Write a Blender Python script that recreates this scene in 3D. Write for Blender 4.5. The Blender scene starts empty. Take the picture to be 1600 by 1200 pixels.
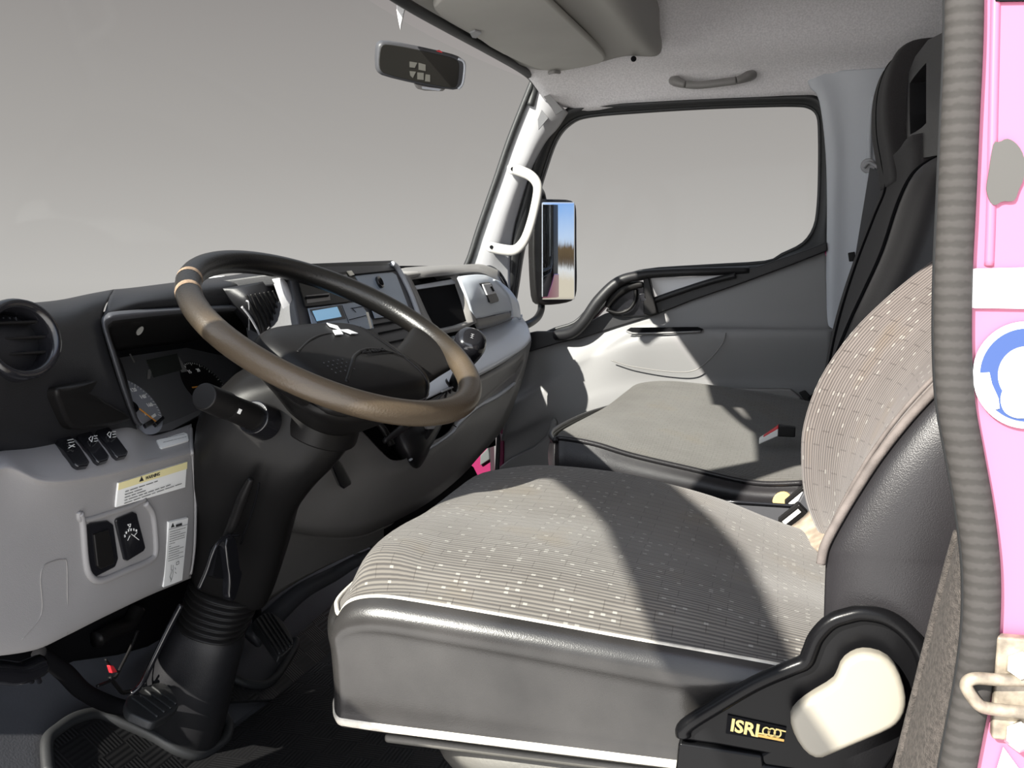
import bpy, bmesh, math, random
from mathutils import Vector, Matrix
random.seed(7)
S = bpy.context.scene
COL = S.collection
# ------------------------------------------------------------------ camera
CAM = Vector((-0.73, 0.0, 0.70)); YAW = math.radians(15); PITCH = math.atan(160/1550.0); FPX = 1550.0
cd = bpy.data.cameras.new('camera'); co = bpy.data.objects.new('camera', cd); COL.objects.link(co)
FW = Vector((math.cos(PITCH)*math.cos(YAW), math.cos(PITCH)*math.sin(YAW), -math.sin(PITCH)))
RT = Vector((math.sin(YAW), -math.cos(YAW), 0)); UP = RT.cross(FW)
co.matrix_world = Matrix(((RT.x, UP.x, -FW.x, CAM.x), (RT.y, UP.y, -FW.y, CAM.y), (RT.z, UP.z, -FW.z, CAM.z), (0, 0, 0, 1)))
cd.sensor_width = 36; cd.lens = 36*FPX/1600; cd.clip_start = 0.02; cd.clip_end = 200
S.camera = co
# ------------------------------------------------------------------ world: grey overcast haze ahead, blue sky over trees behind
W = bpy.data.worlds.new('world'); S.world = W; W.use_nodes = True
nt = W.node_tree; nt.nodes.clear(); N = nt.nodes; L = nt.links
out = N.new('ShaderNodeOutputWorld'); bg = N.new('ShaderNodeBackground'); tc = N.new('ShaderNodeTexCoord'); sp = N.new('ShaderNodeSeparateXYZ')
L.new(tc.outputs['Generated'], sp.inputs[0])
def ramp(stops, inp, nodes=N, links=L):
    r = nodes.new('ShaderNodeValToRGB'); e = r.color_ramp.elements
    while len(e) > 1: e.remove(e[-1])
    e[0].position = stops[0][0]; e[0].color = (*stops[0][1], 1)
    for p, c in stops[1:]:
        n = e.new(p); n.color = (*c, 1)
    links.new(inp, r.inputs[0]); return r.outputs[0]
def math_(op, a, b, nodes=N, links=L):
    m = nodes.new('ShaderNodeMath'); m.operation = op
    for i, v in enumerate((a, b)):
        if isinstance(v, (int, float)): m.inputs[i].default_value = v
        else: links.new(v, m.inputs[i])
    return m.outputs[0]
el = math_('ADD', math_('MULTIPLY', sp.outputs['Z'], 0.5), 0.5)
front = ramp([(0.0, (.34, .32, .30)), (.44, (.46, .44, .42)), (.50, (.55, .525, .505)), (.56, (.42, .395, .38)), (.64, (.30, .278, .27)), (.80, (.55, .58, .65)), (1.0, (.75, .82, .95))], el)
noise = N.new('ShaderNodeTexNoise'); noise.inputs['Scale'].default_value = 70; noise.inputs['Detail'].default_value = 6
L.new(tc.outputs['Generated'], noise.inputs[0])
el2 = math_('ADD', el, math_('MULTIPLY', math_('SUBTRACT', noise.outputs[0], .5), .010))
back = ramp([(0.0, (.60, .52, .42)), (.46, (.75, .66, .52)), (.499, (.75, .66, .52)), (.501, (.85, .86, .88)), (.506, (.8, .8, .8)), (.508, (.10, .07, .045)), (.520, (.16, .11, .06)), (.524, (.62, .75, .95)), (.555, (.25, .48, .92)), (.8, (.35, .55, 1.0)), (1, (.7, .85, 1.1))], el2)
fx = math_('ADD', math_('MULTIPLY', sp.outputs['X'], .80), math_('MULTIPLY', sp.outputs['Y'], .60))
fr = math_('MULTIPLY_ADD' if False else 'MULTIPLY', math_('ADD', fx, .12), 6.0)
cl = N.new('ShaderNodeClamp'); L.new(fr, cl.inputs[0])
mx = N.new('ShaderNodeMix'); mx.data_type = 'RGBA'; L.new(cl.outputs[0], mx.inputs[0]); L.new(back, mx.inputs[6]); L.new(front, mx.inputs[7])
side = ramp([(0.0, (3.4, 3.3, 3.2)), (.47, (3.4, 3.3, 3.2)), (.50, (2.2, 2.25, 2.35)), (.7, (2.0, 2.15, 2.4)), (1, (1.6, 1.75, 2.1))], el)  # extra bright sector on the open-door side, added to fill the cab
c2 = N.new('ShaderNodeClamp'); L.new(math_('MULTIPLY', math_('ADD', math_('MULTIPLY', sp.outputs['X'], -1.0), -.25), 4.0), c2.inputs[0])
mx2 = N.new('ShaderNodeMix'); mx2.data_type = 'RGBA'; L.new(c2.outputs[0], mx2.inputs[0]); L.new(mx.outputs[2], mx2.inputs[6]); L.new(side, mx2.inputs[7])
L.new(mx2.outputs[2], bg.inputs[0]); bg.inputs[1].default_value = 1.0
L.new(bg.outputs[0], out.inputs[0])
# ------------------------------------------------------------------ sun
SUND = Vector((1.0, -0.49, -0.68)).normalized()
sd = bpy.data.lights.new('sun', 'SUN'); sd.energy = 13.0; sd.angle = math.radians(.5); sd.color = (1.0, .955, .87)
so = bpy.data.objects.new('sun', sd); COL.objects.link(so); so.rotation_euler = SUND.to_track_quat('-Z', 'Y').to_euler(); so.location = (-3, 2, 3)
S.view_settings.view_transform = 'Standard'; S.view_settings.look = 'None'; S.view_settings.gamma = 1; S.view_settings.use_curve_mapping = False
S.view_settings.exposure = 0.0
# ------------------------------------------------------------------ pixel -> world on a chosen real plane
def ray(px, py): return FW + RT*((px-800)/FPX) - UP*((py-600)/FPX)
def P(px, py, x=None, y=None, z=None, t=None):
    d = ray(px, py)
    if x is not None: s = (x-CAM.x)/d.x
    elif y is not None: s = (y-CAM.y)/d.y
    elif z is not None: s = (z-CAM.z)/d.z
    else: s = t
    return CAM + d*s
class Plane:
    def __init__(s, a, b, c): s.o = a; s.n = (b-a).cross(c-a).normalized(); s.n = s.n if s.n.dot(CAM-a) > 0 else -s.n
    def at(s, px, py, up=0.0):
        d = ray(px, py); o = s.o + s.n*up; return CAM + d*((o-CAM).dot(s.n)/d.dot(s.n))
    def many(s, pts, up=0.0): return [s.at(a, b, up) for a, b in pts]
# ------------------------------------------------------------------ materials
def mat(name, col, rough=.5, metal=0, bump=0, bscale=600, var=0, vscale=8, spec=.5, coat=0, emis=None, es=1, bdist=.0006, sheen=0):
    m = bpy.data.materials.new(name); m.use_nodes = True; t = m.node_tree; b = t.nodes['Principled BSDF']
    b.inputs['Base Color'].default_value = (*col, 1); b.inputs['Roughness'].default_value = rough; b.inputs['Metallic'].default_value = metal
    b.inputs['Specular IOR Level'].default_value = spec; b.inputs['Coat Weight'].default_value = coat; b.inputs['Sheen Weight'].default_value = sheen
    t_ = t.nodes.new('ShaderNodeTexCoord')
    if bump:
        n = t.nodes.new('ShaderNodeTexNoise'); n.inputs['Scale'].default_value = bscale; n.inputs['Detail'].default_value = 3
        t.links.new(t_.outputs['Object'], n.inputs[0]); bp = t.nodes.new('ShaderNodeBump'); bp.inputs['Strength'].default_value = bump; bp.inputs['Distance'].default_value = bdist
        t.links.new(n.outputs[0], bp.inputs['Height']); t.links.new(bp.outputs[0], b.inputs['Normal'])
    if var:
        n = t.nodes.new('ShaderNodeTexNoise'); n.inputs['Scale'].default_value = vscale; n.inputs['Detail'].default_value = 5
        t.links.new(t_.outputs['Object'], n.inputs[0])
        c0 = tuple(c*(1-var) for c in col); c1 = tuple(min(1, c*(1+var)) for c in col)
        t.links.new(ramp([(.35, c0), (.65, c1)], n.outputs[0], t.nodes, t.links), b.inputs['Base Color'])
    if emis: b.inputs['Emission Color'].default_value = (*emis, 1); b.inputs['Emission Strength'].default_value = es
    return m
BLK = mat('black_grained_plastic', (.013, .013, .0145), .42, bump=.4, spec=.4, bscale=900, var=.12)
BLKS = mat('black_satin_plastic', (.009, .0085, .0085), .40, spec=.20, bump=.12, bscale=900)
BLKG = mat('black_gloss_plastic', (.010, .010, .012), .16, coat=.3)
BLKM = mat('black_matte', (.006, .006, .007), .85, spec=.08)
DARK = mat('charcoal_plastic', (.055, .056, .062), .45, bump=.3, bscale=800)
GRY = mat('grey_grained_plastic', (.255, .248, .248), .5, bump=.35, bscale=900, var=.04)
GRYL = mat('light_grey_plastic', (.36, .36, .375), .5, bump=.25, bscale=800, var=.03)
GRYD = mat('dark_grey_plastic', (.20, .192, .185), .42, bump=.3, bscale=800, var=.06)
GRYS = mat('silver_grey_plastic', (.46, .48, .52), .30, bump=.15, bscale=900, var=.05)
SHF = mat('sky_sheen_plastic', (.74, .77, .83), .28, bump=.1, bscale=900)  # paler silver plastic for the shelf, sky sheen put into the colour
GLV = mat('silver_door_plastic', (.56, .60, .66), .3, bump=.1, bscale=900)
BLUEG = mat('sky_tinted_panel', (.30, .37, .47), .35, var=.06)  # sky reflection on the radio panels put into the base colour
HEAD = mat('grey_headliner_cloth', (.70, .68, .69), .95, bump=.8, bscale=700, var=.10, vscale=260, sheen=.2)
VIS = mat('visor_vinyl', (.46, .45, .42), .7, bump=.2, bscale=500, var=.04)
RCV = mat('black_gloss_cover', (.0045, .0045, .005), .26, spec=.14, bump=.08)
RUB = mat('black_rubber', (.020, .021, .022), .5, bump=.3, bscale=400)
PINK = mat('pink_paint', (.72, .06, .30), .28, coat=.4); PINKL = mat('sunlit_pink_paint', (.42, .115, .20), .4, coat=.1)  # PINKL: cab pink with washed-out sunlight put into its colour
PINKD = mat('shaded_pink_paint', (.40, .02, .14), .3, coat=.5)  # darker copy of the cab pink, shade put into its colour
WHT = mat('white_paint', (.85, .85, .84), .35)
CREAM = mat('cream_plastic', (.70, .67, .58), .4)
VIN = mat('black_vinyl', (.017, .016, .0175), .33, spec=.35, bump=.35, bscale=900, bdist=.0006, var=.15)
VINW = mat('worn_vinyl', (.050, .050, .050), .34, bump=.6, bscale=420, bdist=.0008, var=.35, vscale=9)
PIPE = mat('worn_piping', (.62, .58, .50), .6, bump=.5, var=.2, vscale=60)
PIPED = mat('taupe_piping', (.115, .098, .09), .8, bump=.5, var=.2, vscale=60)
CLB = mat('charcoal_seat_cloth', (.024, .0215, .0225), .95, bump=.8, bscale=1500, var=.3, vscale=900, sheen=.08)
CHR = mat('mirror_glass', (.9, .92, .95), .02, metal=1)
DMIR = mat('dark_mirror_glass', (.022, .022, .020), .15, spec=.25)
STEEL = mat('bright_steel', (.72, .70, .64), .3, metal=.9, var=.15, vscale=30)
STKW = mat('white_label_film', (.80, .80, .78), .45)
STKY = mat('pale_yellow_print', (.78, .70, .38), .45)
INK = mat('black_print', (.02, .02, .02), .6)
INKW = mat('white_print', (.82, .82, .80), .5)
BLU = mat('blue_print', (.02, .05, .17), .45)
GOLD = mat('gold_print', (.80, .62, .22), .45)
GOLDO = mat('orange_gold_print', (.75, .40, .08), .45)
RED = mat('red_plastic', (.65, .03, .04), .35)
ORN = mat('orange_needle', (.85, .36, .06), .5)
LCD = mat('pale_blue_display', (.22, .42, .62), .25, emis=(.30, .58, .85), es=.45)
LCDG = mat('grey_green_display', (.035, .038, .034), .25)
FOAM = mat('bare_yellow_foam', (.62, .42, .18), .9, bump=.6, bscale=200)
CARP = mat('worn_brown_carpet', (.060, .052, .046), 1, bump=1, bscale=900, bdist=.002, var=.35, vscale=300)
BLOB = mat('cutout_grey', (.060, .058, .054), .7, var=.05)
TOE = mat('blue_grey_floor_vinyl', (.065, .067, .075), .6, bump=.6, bscale=350, var=.12)
PLD = mat('dull_black_metal', (.03, .03, .03), .45, metal=.3, bump=.2)

def worn_rim():
    m = bpy.data.materials.new('worn_wheel_leather'); m.use_nodes = True; t = m.node_tree; b = t.nodes['Principled BSDF']
    tc = t.nodes.new('ShaderNodeTexCoord'); b.inputs['Roughness'].default_value = .33
    n = t.nodes.new('ShaderNodeTexNoise'); n.inputs['Scale'].default_value = 55; n.inputs['Detail'].default_value = 6; t.links.new(tc.outputs['Object'], n.inputs[0])
    s = t.nodes.new('ShaderNodeSeparateXYZ'); t.links.new(tc.outputs['Object'], s.inputs[0])
    # the driver-side half of the rim is rubbed through to brown (a patch of wear with its own outline)
    w = math_('ADD', math_('ADD', math_('MULTIPLY', s.outputs['Y'], -4.0, t.nodes, t.links), 3.24, t.nodes, t.links), math_('MULTIPLY', s.outputs['X'], -2.4, t.nodes, t.links), t.nodes, t.links)
    w = math_('ADD', w, math_('MULTIPLY', math_('SUBTRACT', n.outputs[0], .5), 1.7, t.nodes, t.links), t.nodes, t.links)
    t.links.new(ramp([(.35, (.006, .0057, .0054)), (.60, (.012, .0103, .0088)), (.85, (.036, .028, .020)), (1.0, (.080, .060, .040))], w, t.nodes, t.links), b.inputs['Base Color'])
    n2 = t.nodes.new('ShaderNodeTexNoise'); n2.inputs['Scale'].default_value = 420; t.links.new(tc.outputs['Object'], n2.inputs[0])
    bp = t.nodes.new('ShaderNodeBump'); bp.inputs['Strength'].default_value = .5; bp.inputs['Distance'].default_value = .0006
    t.links.new(n2.outputs[0], bp.inputs['Height']); t.links.new(bp.outputs[0], b.inputs['Normal'])
    return m
RIM = worn_rim()

def fabric(name, base, dark, rows=.0050, brick=.05, speck=True, cell=.011):
    """ribbed moquette: fine ribs with faint cross lines and pale flecks, laid out by UV in metres"""
    m = bpy.data.materials.new(name); m.use_nodes = True; t = m.node_tree; b = t.nodes['Principled BSDF']; nn, ll = t.nodes, t.links
    b.inputs['Roughness'].default_value = .95; b.inputs['Sheen Weight'].default_value = .15; b.inputs['Specular IOR Level'].default_value = .15
    uv = nn.new('ShaderNodeUVMap'); s_ = nn.new('ShaderNodeSeparateXYZ'); ll.new(uv.outputs[0], s_.inputs[0])
    rib = math_('SINE', math_('MULTIPLY', s_.outputs['Y'], 2*math.pi/rows, nn, ll), 0, nn, ll)
    rib = math_('ADD', math_('MULTIPLY', rib, .5, nn, ll), .5, nn, ll)
    c1 = ramp([(.18, dark), (.55, base), (1.0, tuple(min(1, c*1.10) for c in base))], rib, nn, ll)
    br = nn.new('ShaderNodeTexBrick'); ll.new(uv.outputs[0], br.inputs[0]); br.offset = .37; br.inputs['Scale'].default_value = 1.0
    br.inputs['Mortar Size'].default_value = rows*.13; br.inputs['Mortar Smooth'].default_value = .5; br.inputs['Brick Width'].default_value = brick; br.inputs['Row Height'].default_value = rows*3
    br.inputs['Color1'].default_value = (1, 1, 1, 1); br.inputs['Color2'].default_value = (.93, .92, .92, 1); br.inputs['Mortar'].default_value = (.62, .6, .6, 1)
    n = nn.new('ShaderNodeTexNoise'); n.inputs['Scale'].default_value = 9; n.inputs['Detail'].default_value = 4; ll.new(uv.outputs[0], n.inputs[0])
    st = ramp([(.35, (.84, .83, .82)), (.55, (1, 1, 1)), (.74, (1.0, .92, .78))], n.outputs[0], nn, ll)
    col = c1
    for k in (br.outputs[0], st):
        mu = nn.new('ShaderNodeMix'); mu.data_type = 'RGBA'; mu.blend_type = 'MULTIPLY'; mu.inputs[0].default_value = 1; ll.new(col, mu.inputs[6]); ll.new(k, mu.inputs[7]); col = mu.outputs[2]
    if speck:
        mp = nn.new('ShaderNodeMapping'); mp.inputs['Scale'].default_value = (1/cell, 1/rows, 1); ll.new(uv.outputs[0], mp.inputs[0])
        fl = nn.new('ShaderNodeVectorMath'); fl.operation = 'FLOOR'; ll.new(mp.outputs[0], fl.inputs[0])
        fr = nn.new('ShaderNodeVectorMath'); fr.operation = 'FRACTION'; ll.new(mp.outputs[0], fr.inputs[0]); fs = nn.new('ShaderNodeSeparateXYZ'); ll.new(fr.outputs[0], fs.inputs[0])
        wn_ = nn.new('ShaderNodeTexWhiteNoise'); wn_.noise_dimensions = '2D'; ll.new(fl.outputs[0], wn_.inputs[0])
        g = math_('GREATER_THAN', wn_.outputs[0], .915, nn, ll)
        g = math_('MULTIPLY', g, math_('LESS_THAN', fs.outputs['X'], .4, nn, ll), nn, ll)
        g = math_('MULTIPLY', g, math_('LESS_THAN', math_('ABSOLUTE', math_('SUBTRACT', fs.outputs['Y'], .3, nn, ll), 0, nn, ll), .3, nn, ll), nn, ll)
        m2 = nn.new('ShaderNodeMix'); m2.data_type = 'RGBA'; ll.new(math_('MULTIPLY', g, .42, nn, ll), m2.inputs[0]); ll.new(col, m2.inputs[6]); m2.inputs[7].default_value = (.42, .41, .37, 1)
        col = m2.outputs[2]
    ll.new(col, b.inputs['Base Color'])
    bp = nn.new('ShaderNodeBump'); bp.inputs['Strength'].default_value = .5; bp.inputs['Distance'].default_value = .0008
    ll.new(rib, bp.inputs['Height']); ll.new(bp.outputs[0], b.inputs['Normal'])
    return m
FAB = fabric('ribbed_grey_moquette', (.150, .139, .124), (.076, .071, .067))
FABB = fabric('ribbed_taupe_moquette', (.165, .142, .130), (.075, .063, .060), rows=.0085, brick=.045)
FABP = fabric('fine_grey_moquette', (.112, .107, .097), (.080, .076, .069), rows=.004, brick=.02, speck=False)

def glass_mat(name, tint, gl=.05):
    m = bpy.data.materials.new(name); m.use_nodes = True; t = m.node_tree; t.nodes.clear()
    o = t.nodes.new('ShaderNodeOutputMaterial'); tr = t.nodes.new('ShaderNodeBsdfTransparent'); g = t.nodes.new('ShaderNodeBsdfGlossy'); mixn = t.nodes.new('ShaderNodeMixShader')
    tr.inputs[0].default_value = (*tint, 1); g.inputs['Roughness'].default_value = .02
    lw = t.nodes.new('ShaderNodeLayerWeight'); lw.inputs[0].default_value = .5
    pw = math_('POWER', lw.outputs['Facing'], 5.0, t.nodes, t.links); pw = math_('MULTIPLY_ADD', pw, .03, t.nodes, t.links); pw.node.inputs[2].default_value = .0015
    t.links.new(pw, mixn.inputs[0]); t.links.new(tr.outputs[0], mixn.inputs[1]); t.links.new(g.outputs[0], mixn.inputs[2]); t.links.new(mixn.outputs[0], o.inputs[0])
    return m
GLASS = glass_mat('clear_glass', (.97, .98, .975)); GLASSC = glass_mat('cluster_lens', (.9, .9, .9))
# ------------------------------------------------------------------ object helpers
def link(name, me, m, parent=None, smooth=True):
    o = bpy.data.objects.new(name, me); COL.objects.link(o)
    if m: me.materials.append(m)
    if smooth:
        for p in me.polygons: p.use_smooth = True
    if parent: o.parent = parent
    return o
def empty(name, loc=(0, 0, 0)):
    o = bpy.data.objects.new(name, None); COL.objects.link(o); o.location = loc; o.empty_display_size = .05; return o
def tag(o, label=None, cat=None, group=None, kind=None):
    if label: o['label'] = label
    if cat: o['category'] = cat
    if group: o['group'] = group
    if kind: o['kind'] = kind
    return o
BASES = {}
def thing(name, label, cat, loc, group=None):
    o = empty(name, loc); tag(o, label, cat, group); return o
def struct(o): o['kind'] = 'structure'; return o
def settle(root):
    """children were modelled in world space: keep them there under a root that stands elsewhere"""
    for c in root.children: c.matrix_parent_inverse = Matrix.Translation(-Vector(root.location))
def crom(p, n, closed=False):
    k = len(p); res = []
    segs = k if closed else k-1
    for i in range(segs):
        if closed: a, b, c, d = p[(i-1) % k], p[i], p[(i+1) % k], p[(i+2) % k]
        else: a, b, c, d = p[max(i-1, 0)], p[i], p[i+1], p[min(i+2, k-1)]
        for j in range(n):
            t = j/n; res.append(.5*((2*b)+(c-a)*t+(2*a-5*b+4*c-d)*t*t+(3*b-a-3*c+d)*t**3))
    if not closed: res.append(p[-1].copy())
    return res
def chaikin(p, n=2, r=.25):
    for _ in range(n):
        q = []
        for i in range(len(p)):
            a, b = p[i], p[(i+1) % len(p)]; q += [a.lerp(b, r), a.lerp(b, 1-r)]
        p = q
    return p
def resample(p, n, closed=True):
    q = p+[p[0]] if closed else p
    d = [0]
    for i in range(1, len(q)): d.append(d[-1]+(q[i]-q[i-1]).length)
    res = []; j = 0
    m = n if closed else n-1
    for i in range(n):
        s = d[-1]*i/m
        while j < len(d)-2 and d[j+1] < s: j += 1
        t = (s-d[j])/max(1e-9, d[j+1]-d[j]); res.append(q[j].lerp(q[j+1], min(1, max(0, t))))
    return res
def finish(me, face_to=None):
    bm = bmesh.new(); bm.from_mesh(me); bmesh.ops.recalc_face_normals(bm, faces=bm.faces); bm.to_mesh(me); bm.free()
def facing(me, target=None):
    """turn an open sheet so its normals look at the target (default: the driver's side)"""
    target = target or CAM
    s = sum((p.normal.dot(target-p.center))*p.area for p in me.polygons)
    if s < 0: me.flip_normals()
def wn(o):
    m = o.modifiers.new('wn', 'WEIGHTED_NORMAL'); m.keep_sharp = True; return o
def bevel(o, w, seg=3, ang=35):
    m = o.modifiers.new('bevel', 'BEVEL'); m.width = w; m.segments = seg; m.limit_method = 'ANGLE'; m.angle_limit = math.radians(ang); wn(o); return o
def solid(o, th, off=-1):
    m = o.modifiers.new('solid', 'SOLIDIFY'); m.thickness = th; m.offset = off; m.use_even_offset = False; return o
def grid_mesh(name, rows, closed_u=False, closed_v=False):
    nr, nc = len(rows), len(rows[0]); v = [tuple(q) for r in rows for q in r]; f = []
    for i in range(nr if closed_v else nr-1):
        for j in range(nc if closed_u else nc-1):
            a = i*nc+j; b = i*nc+(j+1) % nc; c = ((i+1) % nr)*nc+(j+1) % nc; d = ((i+1) % nr)*nc+j; f.append((a, b, c, d))
    me = bpy.data.meshes.new(name); me.from_pydata(v, [], f); me.update(); return me
def patch(name, m, rows, parent=None, n=5, th=.004, uvscale=None, lin_r=False, lin_c=False, target=None, uvswap=False):
    """smooth sheet through a control grid, with real thickness"""
    R_ = [crom([Vector(q) for q in r], n) if not lin_c else [Vector(q) for q in r] for r in rows]
    cols = list(zip(*R_)); cols = [crom(list(c), n) if not lin_r else list(c) for c in cols]
    G = [list(r) for r in zip(*cols)]
    me = grid_mesh(name, G)
    if uvscale is not None:
        uvl = me.uv_layers.new(name='UVMap'); nc = len(G[0]); mr = len(G)//2; mc = nc//2
        us = [0]; vs = [0]
        for j in range(1, nc): us.append(us[-1]+(G[mr][j]-G[mr][j-1]).length)
        for i in range(1, len(G)): vs.append(vs[-1]+(G[i][mc]-G[i-1][mc]).length)
        for lp in me.loops:
            i, j = divmod(lp.vertex_index, nc); uvl.data[lp.index].uv = (us[j], vs[i]) if not uvswap else (vs[i], us[j])
    facing(me, target); o = link(name, me, m, parent)
    if th: solid(o, th)
    return o
def prism(name, m, pts, depth, parent=None, bev=0, smooth=0, seg=3, r=.25):
    """solid from an outline and a depth vector"""
    pts = [Vector(p) for p in pts]
    if smooth: pts = chaikin(pts, smooth, r)
    n = len(pts); D = Vector(depth)
    me = bpy.data.meshes.new(name)
    me.from_pydata([tuple(p) for p in pts]+[tuple(p+D) for p in pts], [], [tuple(range(n)), tuple(reversed(range(n, 2*n)))]+[(i, i+n, (i+1) % n+n, (i+1) % n) for i in range(n)])
    finish(me); o = link(name, me, m, parent, smooth=True)
    if bev: bevel(o, bev, seg)
    else:
        for p in me.polygons: p.use_smooth = False
    return o
def ring(name, m, loops, parent=None, n=64, closed_v=False, sm=True, th=0, rs=True, target=None):
    R_ = [resample(l, n) if rs else l for l in loops]
    me = grid_mesh(name, R_, closed_u=True, closed_v=closed_v)
    if closed_v: finish(me)
    else: facing(me, target)
    o = link(name, me, m, parent, sm)
    if th: solid(o, th)
    return o
def tube(name, m, pts, r, parent=None, n=6, closed=False, seg=14, smooth=True, flat=(1, 1), upv=None, caps=True):
    pts = [Vector(p) for p in pts]
    rr = list(r) if isinstance(r, (list, tuple)) else [r]*len(pts)
    if smooth and len(pts) > 2:
        Q = crom([Vector((*p, 0)).to_3d() if False else p for p in pts], n, closed)
        RR = []
        k = len(pts)
        for i in range(k if closed else k-1):
            for j in range(n): RR.append(rr[i]*(1-j/n)+rr[(i+1) % k]*(j/n))
        if not closed: RR.append(rr[-1])
        pts, rr = Q, RR
    rows = []; prev = None; k = len(pts)
    for i, p in enumerate(pts):
        if closed: T = (pts[(i+1) % k]-pts[i-1]).normalized()
        else: T = (pts[min(i+1, k-1)]-pts[max(i-1, 0)]).normalized()
        if upv is not None: u = Vector(upv)
        else: u = prev if prev is not None else (Vector((0, 0, 1)) if abs(T.z) < .9 else Vector((1, 0, 0)))
        u = (u-T*u.dot(T)).normalized(); prev = u; w = T.cross(u)
        rows.append([p+u*math.cos(a)*rr[i]*flat[0]+w*math.sin(a)*rr[i]*flat[1] for a in [2*math.pi*s/seg for s in range(seg)]])
    me = grid_mesh(name, rows, closed_u=True, closed_v=closed)
    if not closed and caps:
        bm = bmesh.new(); bm.from_mesh(me); bm.verts.ensure_lookup_table()
        bm.faces.new([bm.verts[i] for i in range(seg)]); bm.faces.new([bm.verts[(k-1)*seg+i] for i in range(seg)]); bm.to_mesh(me); bm.free()
    finish(me); return link(name, me, m, parent)
def loft(name, m, secs, parent=None, n=3, caps=True):
    """secs: closed loops with equal counts; smooth between them"""
    cols = [crom([Vector(s[i]) for s in secs], n) for i in range(len(secs[0]))]
    rows = [list(r) for r in zip(*cols)]; k = len(rows[0])
    me = grid_mesh(name, rows, closed_u=True)
    if caps:
        bm = bmesh.new(); bm.from_mesh(me); bm.verts.ensure_lookup_table()
        bm.faces.new([bm.verts[i] for i in range(k)]); bm.faces.new([bm.verts[(len(rows)-1)*k+i] for i in range(k)]); bm.to_mesh(me); bm.free()
    finish(me); o = link(name, me, m, parent)
    o.modifiers.new('wn', 'WEIGHTED_NORMAL')
    return o
def frame(T, up=Vector((0, 0, 1))):
    T = Vector(T).normalized(); u = (Vector(up)-T*Vector(up).dot(T)).normalized(); return u.cross(T), u   # right, up
def rrect(c, ax, ay, hx, hy, e=4, n=28):
    """superellipse loop"""
    res = []
    for i in range(n):
        a = 2*math.pi*i/n; ca, sa = math.cos(a), math.sin(a)
        res.append(Vector(c)+Vector(ax)*hx*math.copysign(abs(ca)**(2/e), ca)+Vector(ay)*hy*math.copysign(abs(sa)**(2/e), sa))
    return res
def cyl(name, m, a, b, ra, rb=None, parent=None, seg=28, bev=0):
    o = tube(name, m, [a, b], [ra, rb if rb is not None else ra], parent, smooth=False, seg=seg)
    if bev: bevel(o, bev)
    else: wn(o); [setattr(p, 'use_smooth', len(p.vertices) == 4) for p in o.data.polygons]
    return o
def box(name, m, c, ax, ay, az, hx, hy, hz, parent=None, bev=.002):
    c = Vector(c); ax, ay, az = Vector(ax).normalized(), Vector(ay).normalized(), Vector(az).normalized()
    return prism(name, m, [c+ax*hx*i+ay*hy*j-az*hz for i, j in ((-1, -1), (1, -1), (1, 1), (-1, 1))], az*2*hz, parent, bev)
def text(name, m, body, o, ux, uy, size, parent=None, ext=.0004, bold=0, squash=1):
    cu = bpy.data.curves.new(name, 'FONT'); cu.body = body; cu.size = 1; cu.extrude = .02; cu.offset = bold; cu.resolution_u = 3
    tmp = bpy.data.objects.new('tmp', cu); COL.objects.link(tmp); dg = bpy.context.evaluated_depsgraph_get(); me = bpy.data.meshes.new_from_object(tmp.evaluated_get(dg)); bpy.data.objects.remove(tmp)
    ux = Vector(ux).normalized(); uy = Vector(uy).normalized(); nz = ux.cross(uy).normalized()
    M = Matrix(((ux.x*size*squash, uy.x*size, nz.x*ext*50, o[0]), (ux.y*size*squash, uy.y*size, nz.y*ext*50, o[1]), (ux.z*size*squash, uy.z*size, nz.z*ext*50, o[2]), (0, 0, 0, 1)))
    me.transform(M); me.materials.clear(); return link(name, me, m, parent, smooth=False)
def merge(name, m, parts, parent=None):
    """one mesh from several polygon outlines (a printed mark)"""
    v = []; f = []
    for pts, D in parts:
        k = len(v); n = len(pts); v += [tuple(p) for p in pts]+[tuple(Vector(p)+D) for p in pts]
        f += [tuple(range(k, k+n)), tuple(reversed(range(k+n, k+2*n)))]+[(k+i, k+i+n, k+(i+1) % n+n, k+(i+1) % n) for i in range(n)]
    me = bpy.data.meshes.new(name); me.from_pydata(v, [], f); finish(me); return link(name, me, m, parent, smooth=False)
def stroke(a, b, w, nrm):
    a, b = Vector(a), Vector(b); s = (b-a).cross(nrm).normalized()*w/2; return [a-s, b-s, b+s, a+s]
X3, Y3, Z3 = Vector((1, 0, 0)), Vector((0, 1, 0)), Vector((0, 0, 1))
# ================================================================== SETTING
# floor and toe board
fl = box('floor', TOE, (.82, .12, -.02), X3, Y3, Z3, .86, .70, .02, bev=0); struct(fl)
TP = Plane(Vector((0, .80, 0)), Vector((1, .80, 0)), Vector((0, 1.05, .20)))   # sloping toe board
wf = prism('wall_front', TOE, [(-.02, .78, -.03), (-.02, .82, 0), (-.02, 1.10, .24), (-.02, 1.13, .62), (-.02, 1.17, .62), (-.02, 1.17, -.03)], (1.74, 0, 0)); struct(wf)
wr = box('wall_rear', GRYL, (.83, -.50, .62), X3, Y3, Z3, .86, .02, .66, bev=.004); struct(wr)
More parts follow.
